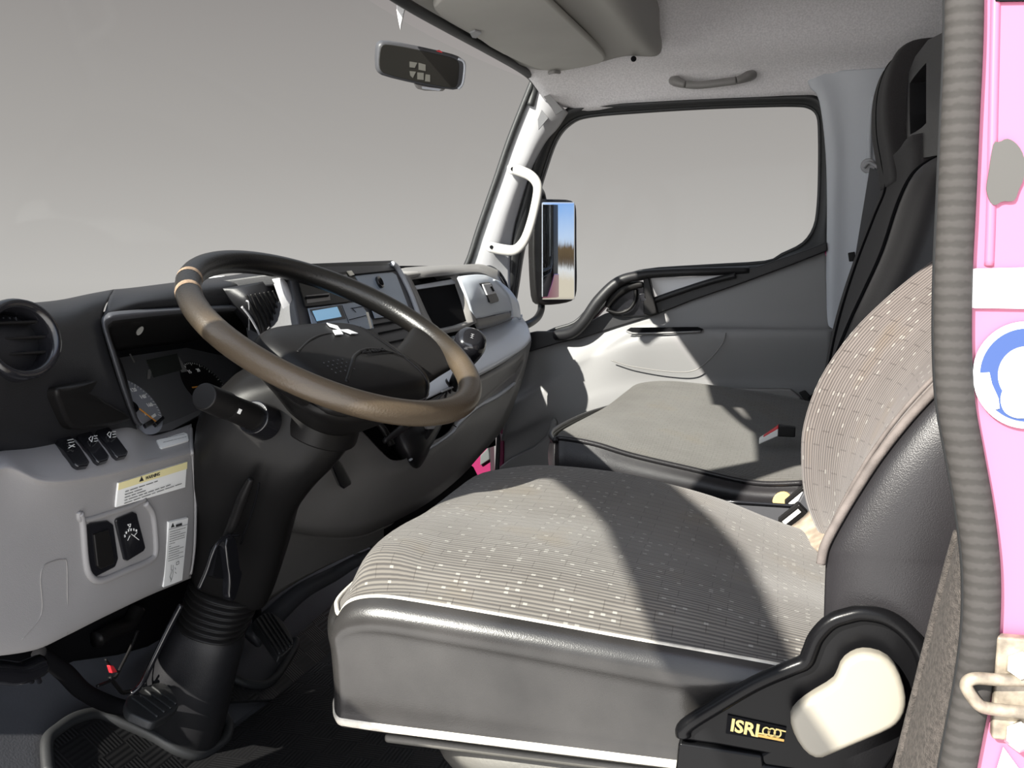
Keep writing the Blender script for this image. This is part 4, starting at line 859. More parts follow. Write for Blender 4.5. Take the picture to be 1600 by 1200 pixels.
prism('cluster_lens', GLASSC, CP.many([(186, 548), (285, 536), (400, 522), (415, 600), (345, 625), (290, 650), (245, 668), (222, 660), (208, 640)], .012), CP.n*.001, da)
disc('hood_screw', STEEL, (219, 517), .004, Plane(P(200, 517, y=.80), P(240, 517, y=.80), P(219, 540, y=.81)), .0, da, kx=1, ky=2.1, ux=Vector((.5, 0, -.85)).normalized(), uy=Vector((.85, 0, .5)).normalized())
# pocket lid under the vent
ubs = Surf(ub)
prism('coin_pocket', BLKS, ubs.many([(68, 604), (84, 600), (130, 594), (196, 590), (203, 622), (200, 650), (180, 658), (120, 667), (100, 666), (90, 655)], .013), Vector((0, .03, 0)), da, .005, 1)
# round air vent
VC = P(28, 531, y=.742); vn_ = Vector((-.22, -.95, .20)).normalized(); vr, vu = vn_.cross(Z3).normalized()*-1, None
vr = Z3.cross(vn_).normalized(); vu = vn_.cross(vr).normalized()
def vcirc(r, h, n=48): return [VC+vr*r*math.cos(2*math.pi*i/n)*.98+vu*r*.92*math.sin(2*math.pi*i/n)+vn_*h for i in range(n)]
vent = ring('air_vent', BLKG, [vcirc(.046, -.02), vcirc(.0455, .004), vcirc(.043, .011), vcirc(.038, .012), vcirc(.034, .006), vcirc(.033, -.03)], da, rs=False)
prism('vent_back', BLKM, vcirc(.034, -.028, 24), -vn_*.002, vent)
for k in (-.014, .002, .018):
    w_ = math.sqrt(max(0, .033**2-(k/.92)**2))
    box('vent_louvre', BLKS, VC+vu*k-vn_*.008, vr, vn_, vu, w_*.97, .009, .0012, vent, .0005)
for i in range(-4, 5):
    box('vent_vane', DARK, VC+vr*i*.007-vn_*.020, vu, vn_, vr, .026 if abs(i) < 3 else .018, .004, .0006, vent, 0)
# ------------------------------------------------------------------ grey knee panel, near side
kp = patch('knee_panel', GRY, [
 R([(-90, 722, .79), (-40, 708, .79), (0, 699, .79), (50, 691, .79), (100, 682, .79), (150, 671, .79), (200, 660, .79), (232, 680, .79), (265, 674, .79), (299, 662, .79)]),
 R([(-90, 728, .775), (-40, 714, .775), (0, 703, .775), (50, 697, .775), (100, 688, .776), (150, 678, .776), (198, 669, .776), (232, 686, .775), (265, 680, .775), (299, 668, .775)]),
 R([(-90, 750, .742), (-40, 735, .742), (0, 712, .742), (50, 722, .74), (100, 718, .74), (150, 708, .742), (200, 700, .744), (232, 706, .745), (265, 700, .746), (299, 690, .748)]),
 R([(-90, 775, .722), (-40, 758, .72), (8, 728, .72), (60, 748, .716), (100, 750, .715), (150, 743, .718), (200, 732, .722), (232, 724, .726), (265, 716, .730), (301, 706, .733)]),
 R([(-90, 790, .725), (-40, 774, .723), (5, 746, .723), (58, 760, .721), (100, 761, .721), (150, 753, .724), (200, 742, .728), (232, 733, .732), (265, 726, .735), (302, 716, .738)]),
 R([(-90, 850, .73), (-40, 840, .73), (5, 820, .73), (58, 820, .731), (100, 818, .732), (150, 812, .735), (200, 800, .738), (232, 792, .74), (265, 785, .742), (306, 775, .748)]),
 R([(-90, 930, .735), (-40, 930, .735), (5, 920, .736), (58, 915, .738), (100, 908, .74), (150, 895, .742), (200, 880, .744), (232, 870, .746), (265, 858, .748), (305, 850, .755)]),
 R([(-90, 1010, .745), (-40, 1016, .745), (5, 1014, .746), (58, 1004, .747), (100, 986, .748), (150, 962, .75), (200, 938, .752), (232, 924, .754), (265, 910, .757), (299, 897, .762)]),
 R([(-90, 1020, .76), (-40, 1026, .76), (5, 1023, .76), (58, 1014, .76), (100, 995, .762), (150, 970, .763), (200, 946, .765), (232, 931, .767), (265, 917, .77), (299, 903, .775)])], da, n=5, th=.006)
KS = Surf(kp)
def stickon(name, m, pts, up=.0012, th=.0015, par=None, bev=0, sm=0):
    q = KS.many(pts, up); return prism(name, m, q, -KS.n*th, par or kp, bev, sm)
# seams of the lower cover
for pts in ([(65, 1012), (64, 960), (63, 905), (68, 885), (82, 877), (98, 874), (104, 880), (105, 930), (105, 990)],):
    tube('cover_seam', GRYD, KS.many(pts, .0002), .0007, kp, seg=6)
for q, nm in (([(85, 688), (97, 684), (107, 684), (122, 704), (135, 723), (132, 729), (118, 731), (111, 727), (98, 708)], 0), ([(117, 681), (130, 677), (140, 677), (153, 697), (166, 714), (163, 720), (150, 724), (144, 720), (130, 700)], 1), ([(147, 674), (158, 670), (169, 670), (182, 690), (195, 707), (192, 713), (179, 716), (173, 711), (160, 692)], 2)):
    sw = prism('rocker_switch', BLKG, KS.many([(a_+1, b_+4) for a_, b_ in q], .006), Vector((0, .010, -.012)), kp, .0018)
    c0 = Vector((q[0][0]*.55+q[3+2][0]*.45, q[0][1]*.7+q[5][1]*.3, 0)); cxp, cyp = (q[1][0]+q[2][0])/2+5, q[2][1]+12
    n_ = KS.n
    if nm == 0: sh_ = [((cxp-5, cyp-4), (cxp+4, cyp-6)), ((cxp-4, cyp), (cxp+5, cyp-2)), ((cxp-4, cyp+3), (cxp+6, cyp+6)), ((cxp-4, cyp+8), (cxp+5, cyp+2))]
    else: sh_ = [((cxp-1, cyp-4), (cxp-5, cyp)), ((cxp-5, cyp), (cxp-1, cyp+5)), ((cxp-1, cyp+5), (cxp+1, cyp-4)), ((cxp+3, cyp-4), (cxp+8, cyp-5)), ((cxp+3, cyp), (cxp+8, cyp-1)), ((cxp+3, cyp+4), (cxp+8, cyp+3))]
    merge('switch_symbol', INKW, [(stroke(KS.at(a[0]+1, a[1]+5, .0068), KS.at(b[0]+1, b[1]+5, .0068), .0009, n_), n_*.0003) for a, b in sh_], sw)
# labels
l1 = stickon('part_label', STKW, [(244, 690), (287, 678), (292, 680), (294, 690), (252, 702), (249, 700)], .002, .003)
l2 = stickon('warning_label', STKW, [(183, 754), (290, 721), (287, 761), (179, 792)], .002, .003)
stickon('warning_strip', STKY, [(183, 754), (290, 721), (289.5, 732), (181.7, 765)], .0026, .0008, l2)
a0 = KS.at(223, 749, .0032); a1 = KS.at(255, 739, .0032); tx = (a1-a0).normalized(); ty = (KS.at(223, 740, .0032)-a0); ty = (ty-tx*ty.dot(tx)).normalized()
text('warning_word', INK, 'WARNING', a0, tx, ty, .0062, l2, squash=1.05)
stickon('warning_triangle', INK, [(214, 752), (221, 750), (217.5, 743)], .0032, .0006, l2)
def lines(par, p0, p1, q0, q1, k, w, seed=1):
    """rows of fine print between the edges p0-q0 (left) and p1-q1 (right)"""
    rr = random.Random(seed); st_ = []
    for i in range(k):
        f = (i+.5)/k; A = Vector((*p0, 0)).lerp(Vector((*q0, 0)), f); B = Vector((*p1, 0)).lerp(Vector((*q1, 0)), f); s_ = 0
        while s_ < .95:
            e_ = min(1, s_+rr.uniform(.05, .16)); a_ = A.lerp(B, s_); b_ = A.lerp(B, e_)
            st_.append((stroke(KS.at(a_.x, a_.y, .0033), KS.at(b_.x, b_.y, .0033), w, KS.n), KS.n*.0002)); s_ = e_+.02
            if rr.random() < .06: break
    merge('fine_print', INK, st_, par)
lines(l2, (192, 765), (282, 736), (190, 788), (280, 757), 5, .00075)
l3 = stickon('warning_label', STKW, [(261, 816), (291, 809), (282, 905), (253, 916)], .0028, .004)
stickon('warning_strip', GRYL, [(261, 826.5), (290, 818.5), (290, 819.2), (261, 827.4)], .0033, .0005, l3)
a0 = KS.at(271, 823, .0034); a1 = KS.at(288, 818, .0034); tx = (a1-a0).normalized(); ty = (KS.at(271, 815, .0034)-a0); ty = (ty-tx*ty.dot(tx)).normalized()
text('warning_word', INK, 'WARNING', a0, tx, ty, .0045, l3, squash=.72)
stickon('warning_triangle', INK, [(264, 824), (269, 822.5), (266.5, 817)], .0034, .0006, l3)
lines(l3, (262, 829), (287, 822), (259, 878), (283, 870), 13, .0006, 3)
merge('pictogram', INK, [(stroke(KS.at(*a, .0033), KS.at(*b, .0033), .0006, KS.n), KS.n*.0002) for a, b in [((264, 882), (264, 890)), ((264, 890), (267, 890)), ((267, 890), (267, 882)), ((265, 891), (262, 900)), ((267, 891), (266, 900)), ((262, 900), (264, 905)), ((266, 900), (263, 908)), ((272, 878), (276, 876)), ((276, 876), (276, 880)), ((276, 880), (272, 882)), ((272, 882), (272, 878)), ((270, 886), (271, 889)), ((270, 893), (272, 895)), ((271, 910), (280, 906))]], l3)
lines(l1, (252, 686), (288, 679), (255, 698), (291, 688), 2, .0005, 5)
# recessed switch pocket
tube('pocket_rim', GRY, KS.many([(124, 802), (128, 820), (133, 880), (142, 902), (160, 906), (200, 890), (232, 876), (242, 862), (240, 820), (236, 800), (226, 786)], .0005), .0042, kp, seg=10)
tube('pocket_crease', GRY, KS.many([(122, 800), (128, 813), (170, 802), (206, 790), (226, 780)], .0002), .0032, kp, seg=8)
bs = prism('blank_switch', BLKG, KS.many([(128, 832), (131, 822), (140, 816), (166, 812), (175, 818), (183, 872), (178, 886), (148, 901), (140, 897), (134, 880)], .003), Vector((0, .008, 0)), kp, .003)
prism('inner_key', BLKS, KS.many([(141, 834), (164, 826), (173, 872), (172, 880), (152, 888), (147, 884)], .0055), Vector((0, .004, 0)), bs, .0015)
lv = prism('headlamp_level_dial', BLKG, KS.many([(178, 813), (181, 809), (205, 799), (211, 801), (225, 855), (222, 861), (197, 876), (192, 874)], .003), Vector((0, .008, 0)), kp, .002)
merge('level_marks', INKW, [(stroke(KS.at(*a, .0036), KS.at(*b, .0036), .0007, KS.n), KS.n*.0003) for a, b in [((201, 834), (213, 843)), ((199, 836), (195, 844)), ((195, 819), (200, 818)), ((200, 818), (199, 823)), ((199, 823), (195, 819)), ((197, 824), (198, 826)), ((205, 837), (210, 831))]], lv)
a0 = KS.at(190, 838, .0038); tx = (KS.at(211, 826, .0038)-a0).normalized(); ty = (KS.at(190, 825, .0038)-a0); ty = (ty-tx*ty.dot(tx)).normalized()
for i, (s_, px_, py_) in enumerate((('5', 190, 839), ('4', 192, 834), ('3', 195.5, 830.5), ('2', 199.5, 829), ('1', 204, 829), ('0', 208, 830.5))):
    text('level_number', INKW, s_, KS.at(px_, py_, .0038), tx, ty, .0042, lv)
# the edge of the panel towards the column
tube('panel_edge', GRY, KS.many([(298, 669), (299, 690), (300, 706), (301, 716), (305, 775), (304, 850), (298, 897)], -.001), .003, kp, seg=8)
# ------------------------------------------------------------------ centre: tall slatted vent and radio stack
vb = patch('centre_vent_housing', BLK, [
 R([(340, 452, .78), (375, 446, .75), (410, 440, .73), (432, 436, .73)]),
 R([(360, 480, .77), (385, 470, .735), (420, 460, .72), (446, 455, .72)]),
 R([(385, 515, .765), (405, 505, .73), (438, 492, .715), (462, 485, .71)]),
 R([(400, 560, .765), (420, 550, .73), (450, 540, .715), (476, 530, .71)])], da, n=4, th=.006)
VB = Surf(vb)
for k in range(8):
    f = k/7
    tube('vent_slat', BLKS, VB.many([(384+46*f, 462-8*f), (392+46*f, 478-10*f), (402+45*f, 498-13*f), (412+43*f, 526-16*f)], .003), .0016, vb, seg=8)
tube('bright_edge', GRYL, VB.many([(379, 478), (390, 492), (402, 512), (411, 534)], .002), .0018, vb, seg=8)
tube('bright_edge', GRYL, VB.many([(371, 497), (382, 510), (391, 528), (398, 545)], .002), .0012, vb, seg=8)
patch('white_trim', GRYL, [R([(425, 436, .715), (437, 470, .705), (451, 505, .70), (462, 530, .70)]), R([(440, 434, .70), (455, 466, .69), (470, 500, .685), (482, 530, .685)]), R([(446, 434, .71), (461, 466, .70), (478, 500, .695), (490, 530, .695)])], da, n=4, th=.006)
SP = Plane(P(465, 425, y=.70), P(612, 413, y=.715), P(655, 520, y=.660))
prism('radio_stack', DARK, SP.many([(452, 418), (560, 410), (614, 411), (622, 416), (664, 510), (668, 545), (640, 560), (480, 575), (470, 520)], -.002), -SP.n*.09, da, .004)
prism('stack_top', BLK, [SP.at(440, 424), SP.at(470, 412), SP.at(614, 410), SP.at(622, 420)]+[q+Vector((0, .25, -.03)) for q in (SP.at(622, 420), SP.at(440, 424))], (0, 0, -.02), da, .004)
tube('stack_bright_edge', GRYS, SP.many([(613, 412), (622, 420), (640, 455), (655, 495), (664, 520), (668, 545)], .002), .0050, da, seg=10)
rd = prism('upper_radio', BLKS, SP.many([(462, 432), (548, 424), (566, 455), (540, 475), (476, 480)], .001), SP.n*.002, da, .001)
prism('cassette_slot', BLKM, SP.many([(478, 468), (512, 464), (513, 461), (477, 464)], .003), SP.n*.002, rd)
merge('radio_buttons', GRYD, [(SP.many([(a, 424+6), (a+9, 429), (a+11, 434), (a+2, 435)], .0035), SP.n*.001) for a in (476, 490, 504, 518, 532)]+[(SP.many([(478, 462), (514, 458), (516, 469), (480, 474)], .003), SP.n*.0006)], rd)
sw_ = prism('sky_tinted_panel', BLUEG, SP.many([(553, 431), (612, 426), (618, 430), (640, 488), (636, 492), (585, 498), (572, 462)], .001), SP.n*.002, da, .001)
prism('panel_gap', BLKM, SP.many([(548, 429), (616, 422), (617, 424), (550, 431.5)], .0035), SP.n*.001, sw_)
kc = SP.at(591, 442, .002)
ux = (SP.at(610, 440)-SP.at(580, 443)).normalized(); uy = SP.n.cross(ux)
kb = prism('round_socket', BLKG, [kc+ux*.0115*math.cos(i*math.pi/14)+uy*.0115*math.sin(i*math.pi/14) for i in range(28)], SP.n*.006, sw_, .0015)
prism('socket_cap', BLKM, [kc+SP.n*.0062+ux*(.007*math.cos(i*math.pi/10))+uy*(.007*math.sin(i*math.pi/10)) for i in range(20)], SP.n*.001, kb)
lr_ = prism('lower_radio', BLUEG, SP.many([(480, 482), (560, 472), (580, 500), (583, 514), (490, 522)], .001), SP.n*.002, da, .001)
prism('display_frame', DARK, SP.many([(484, 484), (532, 477), (540, 498), (496, 505)], .0032), SP.n*.001, lr_)
prism('display', LCD, SP.many([(488, 486), (526, 479.5), (533, 495), (495, 502)], .0044), SP.n*.001, lr_)
merge('radio_seams', BLKM, [(stroke(SP.at(*a, .0034), SP.at(*b, .0034), .0010, SP.n), SP.n*.0006) for a, b in [((534, 477), (545, 505)), ((545, 500), (572, 493)), ((548, 482), (572, 478)), ((550, 482), (556, 488)), ((478, 480), (560, 470))]], lr_)
for q in ([(578, 508), (640, 497), (641, 500), (580, 511)], [(590, 520), (650, 508), (651, 510), (592, 523)], [(600, 536), (655, 524), (656, 527), (602, 539)]):
    prism('tray_gap', BLKM, SP.many(q, .002), SP.n*.001, da)
prism('seam_clip', STEEL, SP.many([(571, 488), (575, 488), (581, 512), (578, 514)], .003), SP.n*.001, da)
prism('top_clip', STEEL, SP.many([(541, 424), (548, 423), (553, 430), (546, 432)], .003), SP.n*.002, da, .001)
# ------------------------------------------------------------------ passenger side
patch('passenger_top', GRYD, [
 [Vector((.95, 1.02, .675)), Vector((1.1, 1.0, .672)), Vector((1.3, .92, .668)), Vector((1.5, .80, .66)), Vector((1.62, .72, .64))],
 R([(620, 424, .84), (665, 421, .78), (712, 420, .72), (748, 420, .68), (775, 428, .645)]),
 R([(624, 426, .74), (668, 424, .70), (712, 422, .675), (748, 423, .655), (778, 436, .630)]),
 R([(632, 440, .715), (668, 434, .69), (712, 430, .665), (750, 430, .642), (782, 446, .618)])], da, n=5, th=.006)
co_ = [(628, 424), (660, 424), (696, 422), (712, 423), (724, 436), (736, 470), (745, 504), (722, 516), (702, 520), (680, 526), (655, 500), (640, 460)]
ci_ = [(642, 434), (662, 430), (700, 427), (708, 427), (716, 436), (728, 470), (737, 502), (716, 509), (698, 513), (682, 516), (668, 490), (650, 450)]
CY = Plane(P(640, 430, y=.705), P(750, 430, y=.642), P(690, 520, y=.64))
cI = CY.many(ci_); cO = CY.many(co_, -.002)
ring('cubby_frame', GRYD, [cO, CY.many([((a+c)/2, (b+d)/2) for (a, b), (c, d) in zip(co_, ci_)], .002), cI, [p+Vector((0, .05, 0)) for p in cI]], da, rs=False, th=.003)
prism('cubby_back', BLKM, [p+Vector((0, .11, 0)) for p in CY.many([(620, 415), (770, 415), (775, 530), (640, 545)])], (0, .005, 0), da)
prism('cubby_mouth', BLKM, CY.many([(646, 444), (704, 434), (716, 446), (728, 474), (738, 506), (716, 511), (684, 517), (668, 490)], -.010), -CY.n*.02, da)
prism('cubby_header', GRYS, CY.many([(648, 446), (706, 436), (712, 441), (712, 443), (652, 452)], -.008), -CY.n*.01, da, .001)
gd = patch('glovebox_door', GLV, [
 R([(716, 432, .650), (730, 430, .640), (748, 429, .630), (762, 431, .622), (776, 438, .612)]),
 R([(722, 445, .638), (738, 443, .626), (758, 440, .616), (775, 444, .608), (788, 452, .600)]),
 R([(732, 470, .626), (745, 468, .615), (764, 464, .606), (783, 462, .598), (797, 468, .590)]),
 R([(742, 498, .620), (755, 496, .612), (772, 492, .604), (790, 488, .596), (800, 486, .590)])], da, n=5, th=.006)
patch('glovebox_end', GLV, [R([(772, 436, .612), (786, 450, .600), (796, 466, .590), (800, 487, .590), (800, 496, .590)]), R([(782, 440, .614), (796, 452, .602), (806, 468, .592), (810, 490, .590), (809, 496, .590)]), R([(786, 446, .63), (800, 458, .615), (810, 472, .604), (814, 494, .600), (814, 500, .600)])], da, n=4, th=.006)
patch('glovebox_lower_lip', GRYD, [R([(742, 499, .620), (770, 494, .605), (799, 488, .592)]), R([(745, 512, .622), (772, 506, .608), (800, 496, .594)]), R([(745, 516, .65), (772, 510, .64), (800, 499, .62)])], da, n=4, th=.004)
GS = Surf(gd)
la = prism('glovebox_latch', BLKG, GS.many([(749, 444), (752, 443), (762, 442), (766, 445), (777, 468), (776, 471), (766, 474), (763, 472)], .0045), Vector((0, .008, 0)), gd, .001)
prism('latch_paddle', mat('bright_grey_paddle', (.55, .55, .56), .35), GS.many([(751, 446), (763, 444.5), (771, 459), (758, 462)], .0065), Vector((0, .004, 0)), la, .001)
prism('keyhole', BLKM, GS.many([(762, 450), (764, 449), (768, 456), (766, 457)], .0075), Vector((0, .001, 0)), la)
tube('end_vent', BLKG, R([(752, 424, .68), (764, 422, .66), (776, 432, .64), (786, 445, .625), (793, 456, .615)]), [.006, .012, .015, .012, .005], da, seg=12, flat=(1, .5))
shf = patch('passenger_shelf', SHF, [
 R([(600, 560, .70), (670, 536, .68), (745, 514, .65), (800, 497, .618), (813, 492, .600)]),
 R([(630, 590, .65), (690, 565, .63), (755, 542, .61), (808, 518, .593), (824, 508, .582)]),
 R([(655, 622, .615), (703, 598, .60), (765, 569, .583), (814, 540, .570), (829, 524, .566)]),
 R([(657, 629, .614), (706, 605, .598), (768, 576, .582), (815, 547, .569), (830, 531, .566)])], da, n=5, th=.008)
prism('stack_pedestal', DARK, R([(470, 520, .74), (668, 520, .74), (700, 640, .74), (480, 680, .74)]), (0, .05, 0), da)
# lower fascia with the shift recess
lo = [(470, 700, .73), (520, 655, .70), (560, 628, .68), (610, 628, .66), (657, 630, .616), (706, 606, .60), (768, 577, .586), (815, 548, .570), (830, 531, .567), (824, 562, .572), (814, 600, .585), (798, 645, .59), (780, 678, .60), (750, 712, .61), (720, 745, .63), (670, 785, .66), (610, 818, .69), (560, 838, .71), (500, 838, .73), (450, 828, .745), (440, 800, .745), (440, 750, .745)]
lm = [(500, 700, .715), (540, 668, .69), (565, 645, .672), (610, 640, .65), (660, 640, .614), (712, 622, .60), (760, 606, .592), (795, 588, .586), (806, 580, .586), (802, 595, .588), (790, 620, .59), (772, 650, .593), (752, 680, .600), (725, 710, .61), (695, 735, .622), (655, 762, .642), (608, 785, .662), (560, 795, .68), (515, 800, .70), (485, 795, .715), (475, 775, .72), (475, 745, .722)]
lh = [(556, 664, .69), (562, 655, .685), (575, 648, .67), (615, 645, .64), (665, 640, .612), (698, 640, .604), (706, 644, .602), (711, 652, .602), (711, 661, .602), (707, 667, .603), (702, 674, .605), (692, 682, .608), (680, 688, .612), (665, 697, .618), (652, 705, .622), (640, 713, .628), (628, 719, .634), (615, 720, .640), (606, 716, .646), (595, 706, .654), (582, 692, .665), (568, 677, .68)]
def lerp3(A, B, f, dy=0): return [(a[0]+(b[0]-a[0])*f, a[1]+(b[1]-a[1])*f, a[2]+(b[2]-a[2])*f+dy) for a, b in zip(A, B)]
loops = [R(lo), R(lerp3(lo, lm, .5, -.004)), R(lm), R(lerp3(lm, lh, .6, -.004)), R(lh), R([(a, b, c+.05) for a, b, c in lerp3(lh, [(630, 678, .64)]*22, .06)])]
fas = ring('lower_fascia', GRYD, [crom(l, 3, True) for l in loops], da, rs=False, th=.005)
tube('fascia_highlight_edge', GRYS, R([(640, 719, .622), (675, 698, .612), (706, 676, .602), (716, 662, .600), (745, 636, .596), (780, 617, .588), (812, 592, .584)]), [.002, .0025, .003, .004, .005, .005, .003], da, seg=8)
tube('shelf_edge', GRYL, R([(690, 612, .598), (740, 590, .588), (790, 563, .578), (829, 534, .575)]), .0022, da, seg=8)
tube('fascia_seam', BLKM, R([(703, 660, .598), (708, 664, .597), (713, 667, .596)]), .001, da, seg=6)
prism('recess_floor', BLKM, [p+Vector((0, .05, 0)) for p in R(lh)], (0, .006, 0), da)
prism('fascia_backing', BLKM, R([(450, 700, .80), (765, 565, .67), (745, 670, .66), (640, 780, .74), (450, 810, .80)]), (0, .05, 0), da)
# raised ring moulding and trunking below
tube('moulded_pull', GRYD, R([(462, 815, .735), (478, 803, .728), (492, 790, .722), (502, 770, .718), (503, 758, .718), (494, 752, .722), (480, 762, .728)]), .0048, da, seg=10)
patch('centre_trunk', GRYD, [R([(440, 828, .78), (500, 838, .765), (560, 838, .745), (612, 818, .72), (660, 790, .70)]), R([(430, 870, .80), (490, 866, .79), (545, 858, .775), (600, 835, .75), (640, 812, .73)]), R([(405, 950, .84), (455, 915, .82), (510, 885, .80), (570, 858, .775), (610, 842, .755)])], da, n=4, th=.006)
prism('dark_backing', BLKM, R([(-80, 1010, .93), (60, 1000, .93), (160, 950, .93), (310, 880, .93), (345, 930, .93), (300, 975, .93), (235, 1012, .93), (190, 1025, .93), (120, 1035, .93), (40, 1070, .93), (-80, 1075, .93)]), (0, .03, 0), da, .01)  # black sheet added to keep the space under the dash dark
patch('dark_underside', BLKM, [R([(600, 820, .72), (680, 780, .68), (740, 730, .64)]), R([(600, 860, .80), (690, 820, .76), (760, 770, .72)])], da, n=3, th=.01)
pr_ = thing('paper_strip', 'red and white folded paper on dash top seen through the steering wheel', 'paper', P(355, 434, y=.90))
prism('white_sheet', STKW, R([(322, 438, .90), (352, 431, .90), (388, 432, .90), (402, 437, .90), (345, 440, .90)]), (0, .03, 0), pr_)
prism('red_stripe', RED, R([(348, 433, .899), (381, 432, .899), (384, 436, .899), (354, 439, .899)]), (0, .005, 0), pr_)
settle(pr_); 
for c in list(da.children): pass
settle(da)
# floor rail that runs from the pedals back past the seat
rl = thing('floor_rail', 'dark grey cable duct running along the floor from the accelerator', 'rail', P(500, 930, z=.05))
tube('duct', DARK, [P(a, b, y=c) for a, b, c in [(392, 1000, .88), (425, 965, .86), (470, 925, .84), (520, 898, .82), (560, 875, .79), (610, 855, .75), (680, 830, .70)]], [.020, .020, .017, .015, .012, .012, .012], rl, seg=8)
prism('duct_bracket', GRYD, R([(580, 850, .775), (600, 815, .765), (608, 818, .765), (596, 858, .765), (590, 862, .77)]), (0, .01, 0), rl)
tube('cable', STEEL, R([(553, 866, .80), (580, 860, .78), (610, 853, .75), (650, 842, .71)]), .0013, rl, seg=6)
settle(rl)
# dark metalwork and wires under the near dash
wr_ = thing('wiring_bundle', 'dark wires with a small red connector hanging behind the clutch pedal', 'wires', P(180, 1040, y=.9))
tube('wire', BLKS, R([(215, 985, .86), (205, 1010, .86), (190, 1040, .86), (178, 1060, .86), (152, 1072, .86)]), .0022, wr_, seg=8)
tube('wire', BLKS, R([(172, 1058, .86), (185, 1075, .86), (192, 1082, .86), (205, 1080, .86)]), .0030, wr_, seg=8)
tube('wire', BLKS, R([(165, 1030, .86), (176, 1045, .86), (186, 1050, .86)]), .0018, wr_, seg=8)
prism('red_connector', RED, R([(172, 1040, .855), (178, 1040, .855), (184, 1050, .855), (176, 1052, .855)]), (0, .006, 0), wr_, .001)
settle(wr_)
ub_ = thing('under_dash_bracket', 'black steering bracket and pipes below the grey knee panel', 'bracket', P(60, 1060, y=.85))
tube('pipe', BLKM, R([(60, 1020, .88), (100, 1050, .88), (130, 1080, .88), (170, 1100, .88), (205, 1108, .86)]), [.010, .012, .012, .012, .010], ub_, seg=10)
tube('hose', BLKG, R([(-40, 1048, .80), (0, 1050, .80), (30, 1052, .80), (62, 1040, .80)]), .013, ub_, seg=12)
for a in (20, 32, 44, 56): tube('hose_rib', BLKG, R([(a-2, 1036, .797), (a, 1050, .795), (a+6, 1066, .797)]), .0028, ub_, seg=8)
tube('bracket_arm', BLKS, R([(150, 1000, .92), (175, 985, .92), (200, 975, .92), (215, 950, .92)]), .012, ub_, seg=10)
settle(ub_)
# ================================================================== STEERING COLUMN
sc_ = thing('steering_column', 'black steering column shroud and rubber bellows rising from the floor', 'steering column', P(292, 1160, y=.85))
def sect(px, py, y, hw, depth, T, e=3.2, n=28, x=None):
    c = P(px, py, y=y); t = (c-CAM).dot(FW); s_ = t/FPX; ax, ay = None, None
    ax = (RT-T*RT.dot(T)).normalized(); ay = T.cross(ax).normalized()
    return rrect(c, ax, ay, hw*s_, depth, e, n)
WT = Vector((-.12, -.47, .874)).normalized()
T1 = (P(440, 660, y=.66)-P(375, 830, y=.74)).normalized()
T2 = (P(350, 935, y=.765)-P(295, 1150, y=.85)).normalized()
shr = loft('column_shroud', BLKS, [sect(478, 600, .602, 60, .045, WT, 3), sect(468, 625, .615, 100, .058, WT, 3.5), sect(430, 668, .648, 110, .066, (WT+T1).normalized(), 3.6), sect(404, 715, .675, 96, .062, T1, 3.8), sect(388, 765, .70, 82, .055, T1, 4), sect(378, 830, .725, 74, .05, T1, 4), sect(366, 905, .75, 62, .045, T1, 4), sect(363, 918, .755, 54, .040, T1, 4)], sc_, n=4)
tube('shroud_ridge', BLKS, [P(a, b, y=c) for a, b, c in [(392, 748, .640), (380, 775, .655), (365, 815, .675), (350, 845, .69)]], [.004, .007, .007, .004], shr, seg=10)
tube('shroud_seam', BLKM, [P(a, b, y=c) for a, b, c in [(405, 755, .630), (397, 790, .648), (382, 832, .675), (376, 850, .685)]], .0016, shr, seg=6)
prism('key_slot', DARK, [P(a, b, y=.592) for a, b in [(470, 698), (482, 692), (486, 690), (478, 699)]], (0, .004, 0), shr)
disc_c = P(430, 858, y=.690); cyl('shroud_screw', STEEL, disc_c, disc_c+Vector((-.001, -.004, 0)), .005, .005, shr, 12)
# bellows
bl = []
for k in range(15):
    f = k/14; px_ = 357-27*f; py_ = 912+66*f; r_ = (58-5*f)+(0 if k % 2 else -7)
    bl.append(sect(px_, py_, .757+.018*f, r_, .050*(1 if k % 2 else .88), T2, 2.4, 28))
loft('bellows', BLKS, bl, sc_, n=3)
loft('lower_cover', BLK, [sect(331, 972, .776, 50, .046, T2, 2.3), sect(322, 1000, .785, 58, .05, T2, 2.4), sect(300, 1060, .81, 64, .055, T2, 2.6), sect(290, 1110, .83, 63, .055, T2, 2.6), sect(284, 1150, .848, 58, .05, T2, 2.4), sect(282, 1172, .858, 52, .045, T2, 2.3)], sc_, n=4)
tube('cover_edge', BLKG, [P(a, b, y=c) for a, b, c in [(283, 945, .745), (262, 985, .76), (240, 1030, .775), (222, 1068, .79), (206, 1084, .80)]], .0038, sc_, seg=8)
tl = prism('tilt_lever', BLKG, [P(a, b, y=.672) for a, b in [(352, 842), (368, 836), (374, 860), (376, 888), (380, 892), (378, 905), (370, 935), (364, 941), (358, 935), (360, 905), (356, 880)]], (.004, .014, 0), sc_, .003, 1)
prism('lever_pocket', BLKM, [P(a, b, y=.684) for a, b in [(340, 858), (352, 846), (358, 880), (350, 905), (332, 900)]], (0, .012, 0), sc_, .001)
tube('pocket_edge', BLKG, [P(a, b, y=c) for a, b, c in [(372, 836, .676), (352, 840, .678), (336, 856, .68), (324, 890, .69), (311, 920, .70)]], .0026, sc_, seg=8)
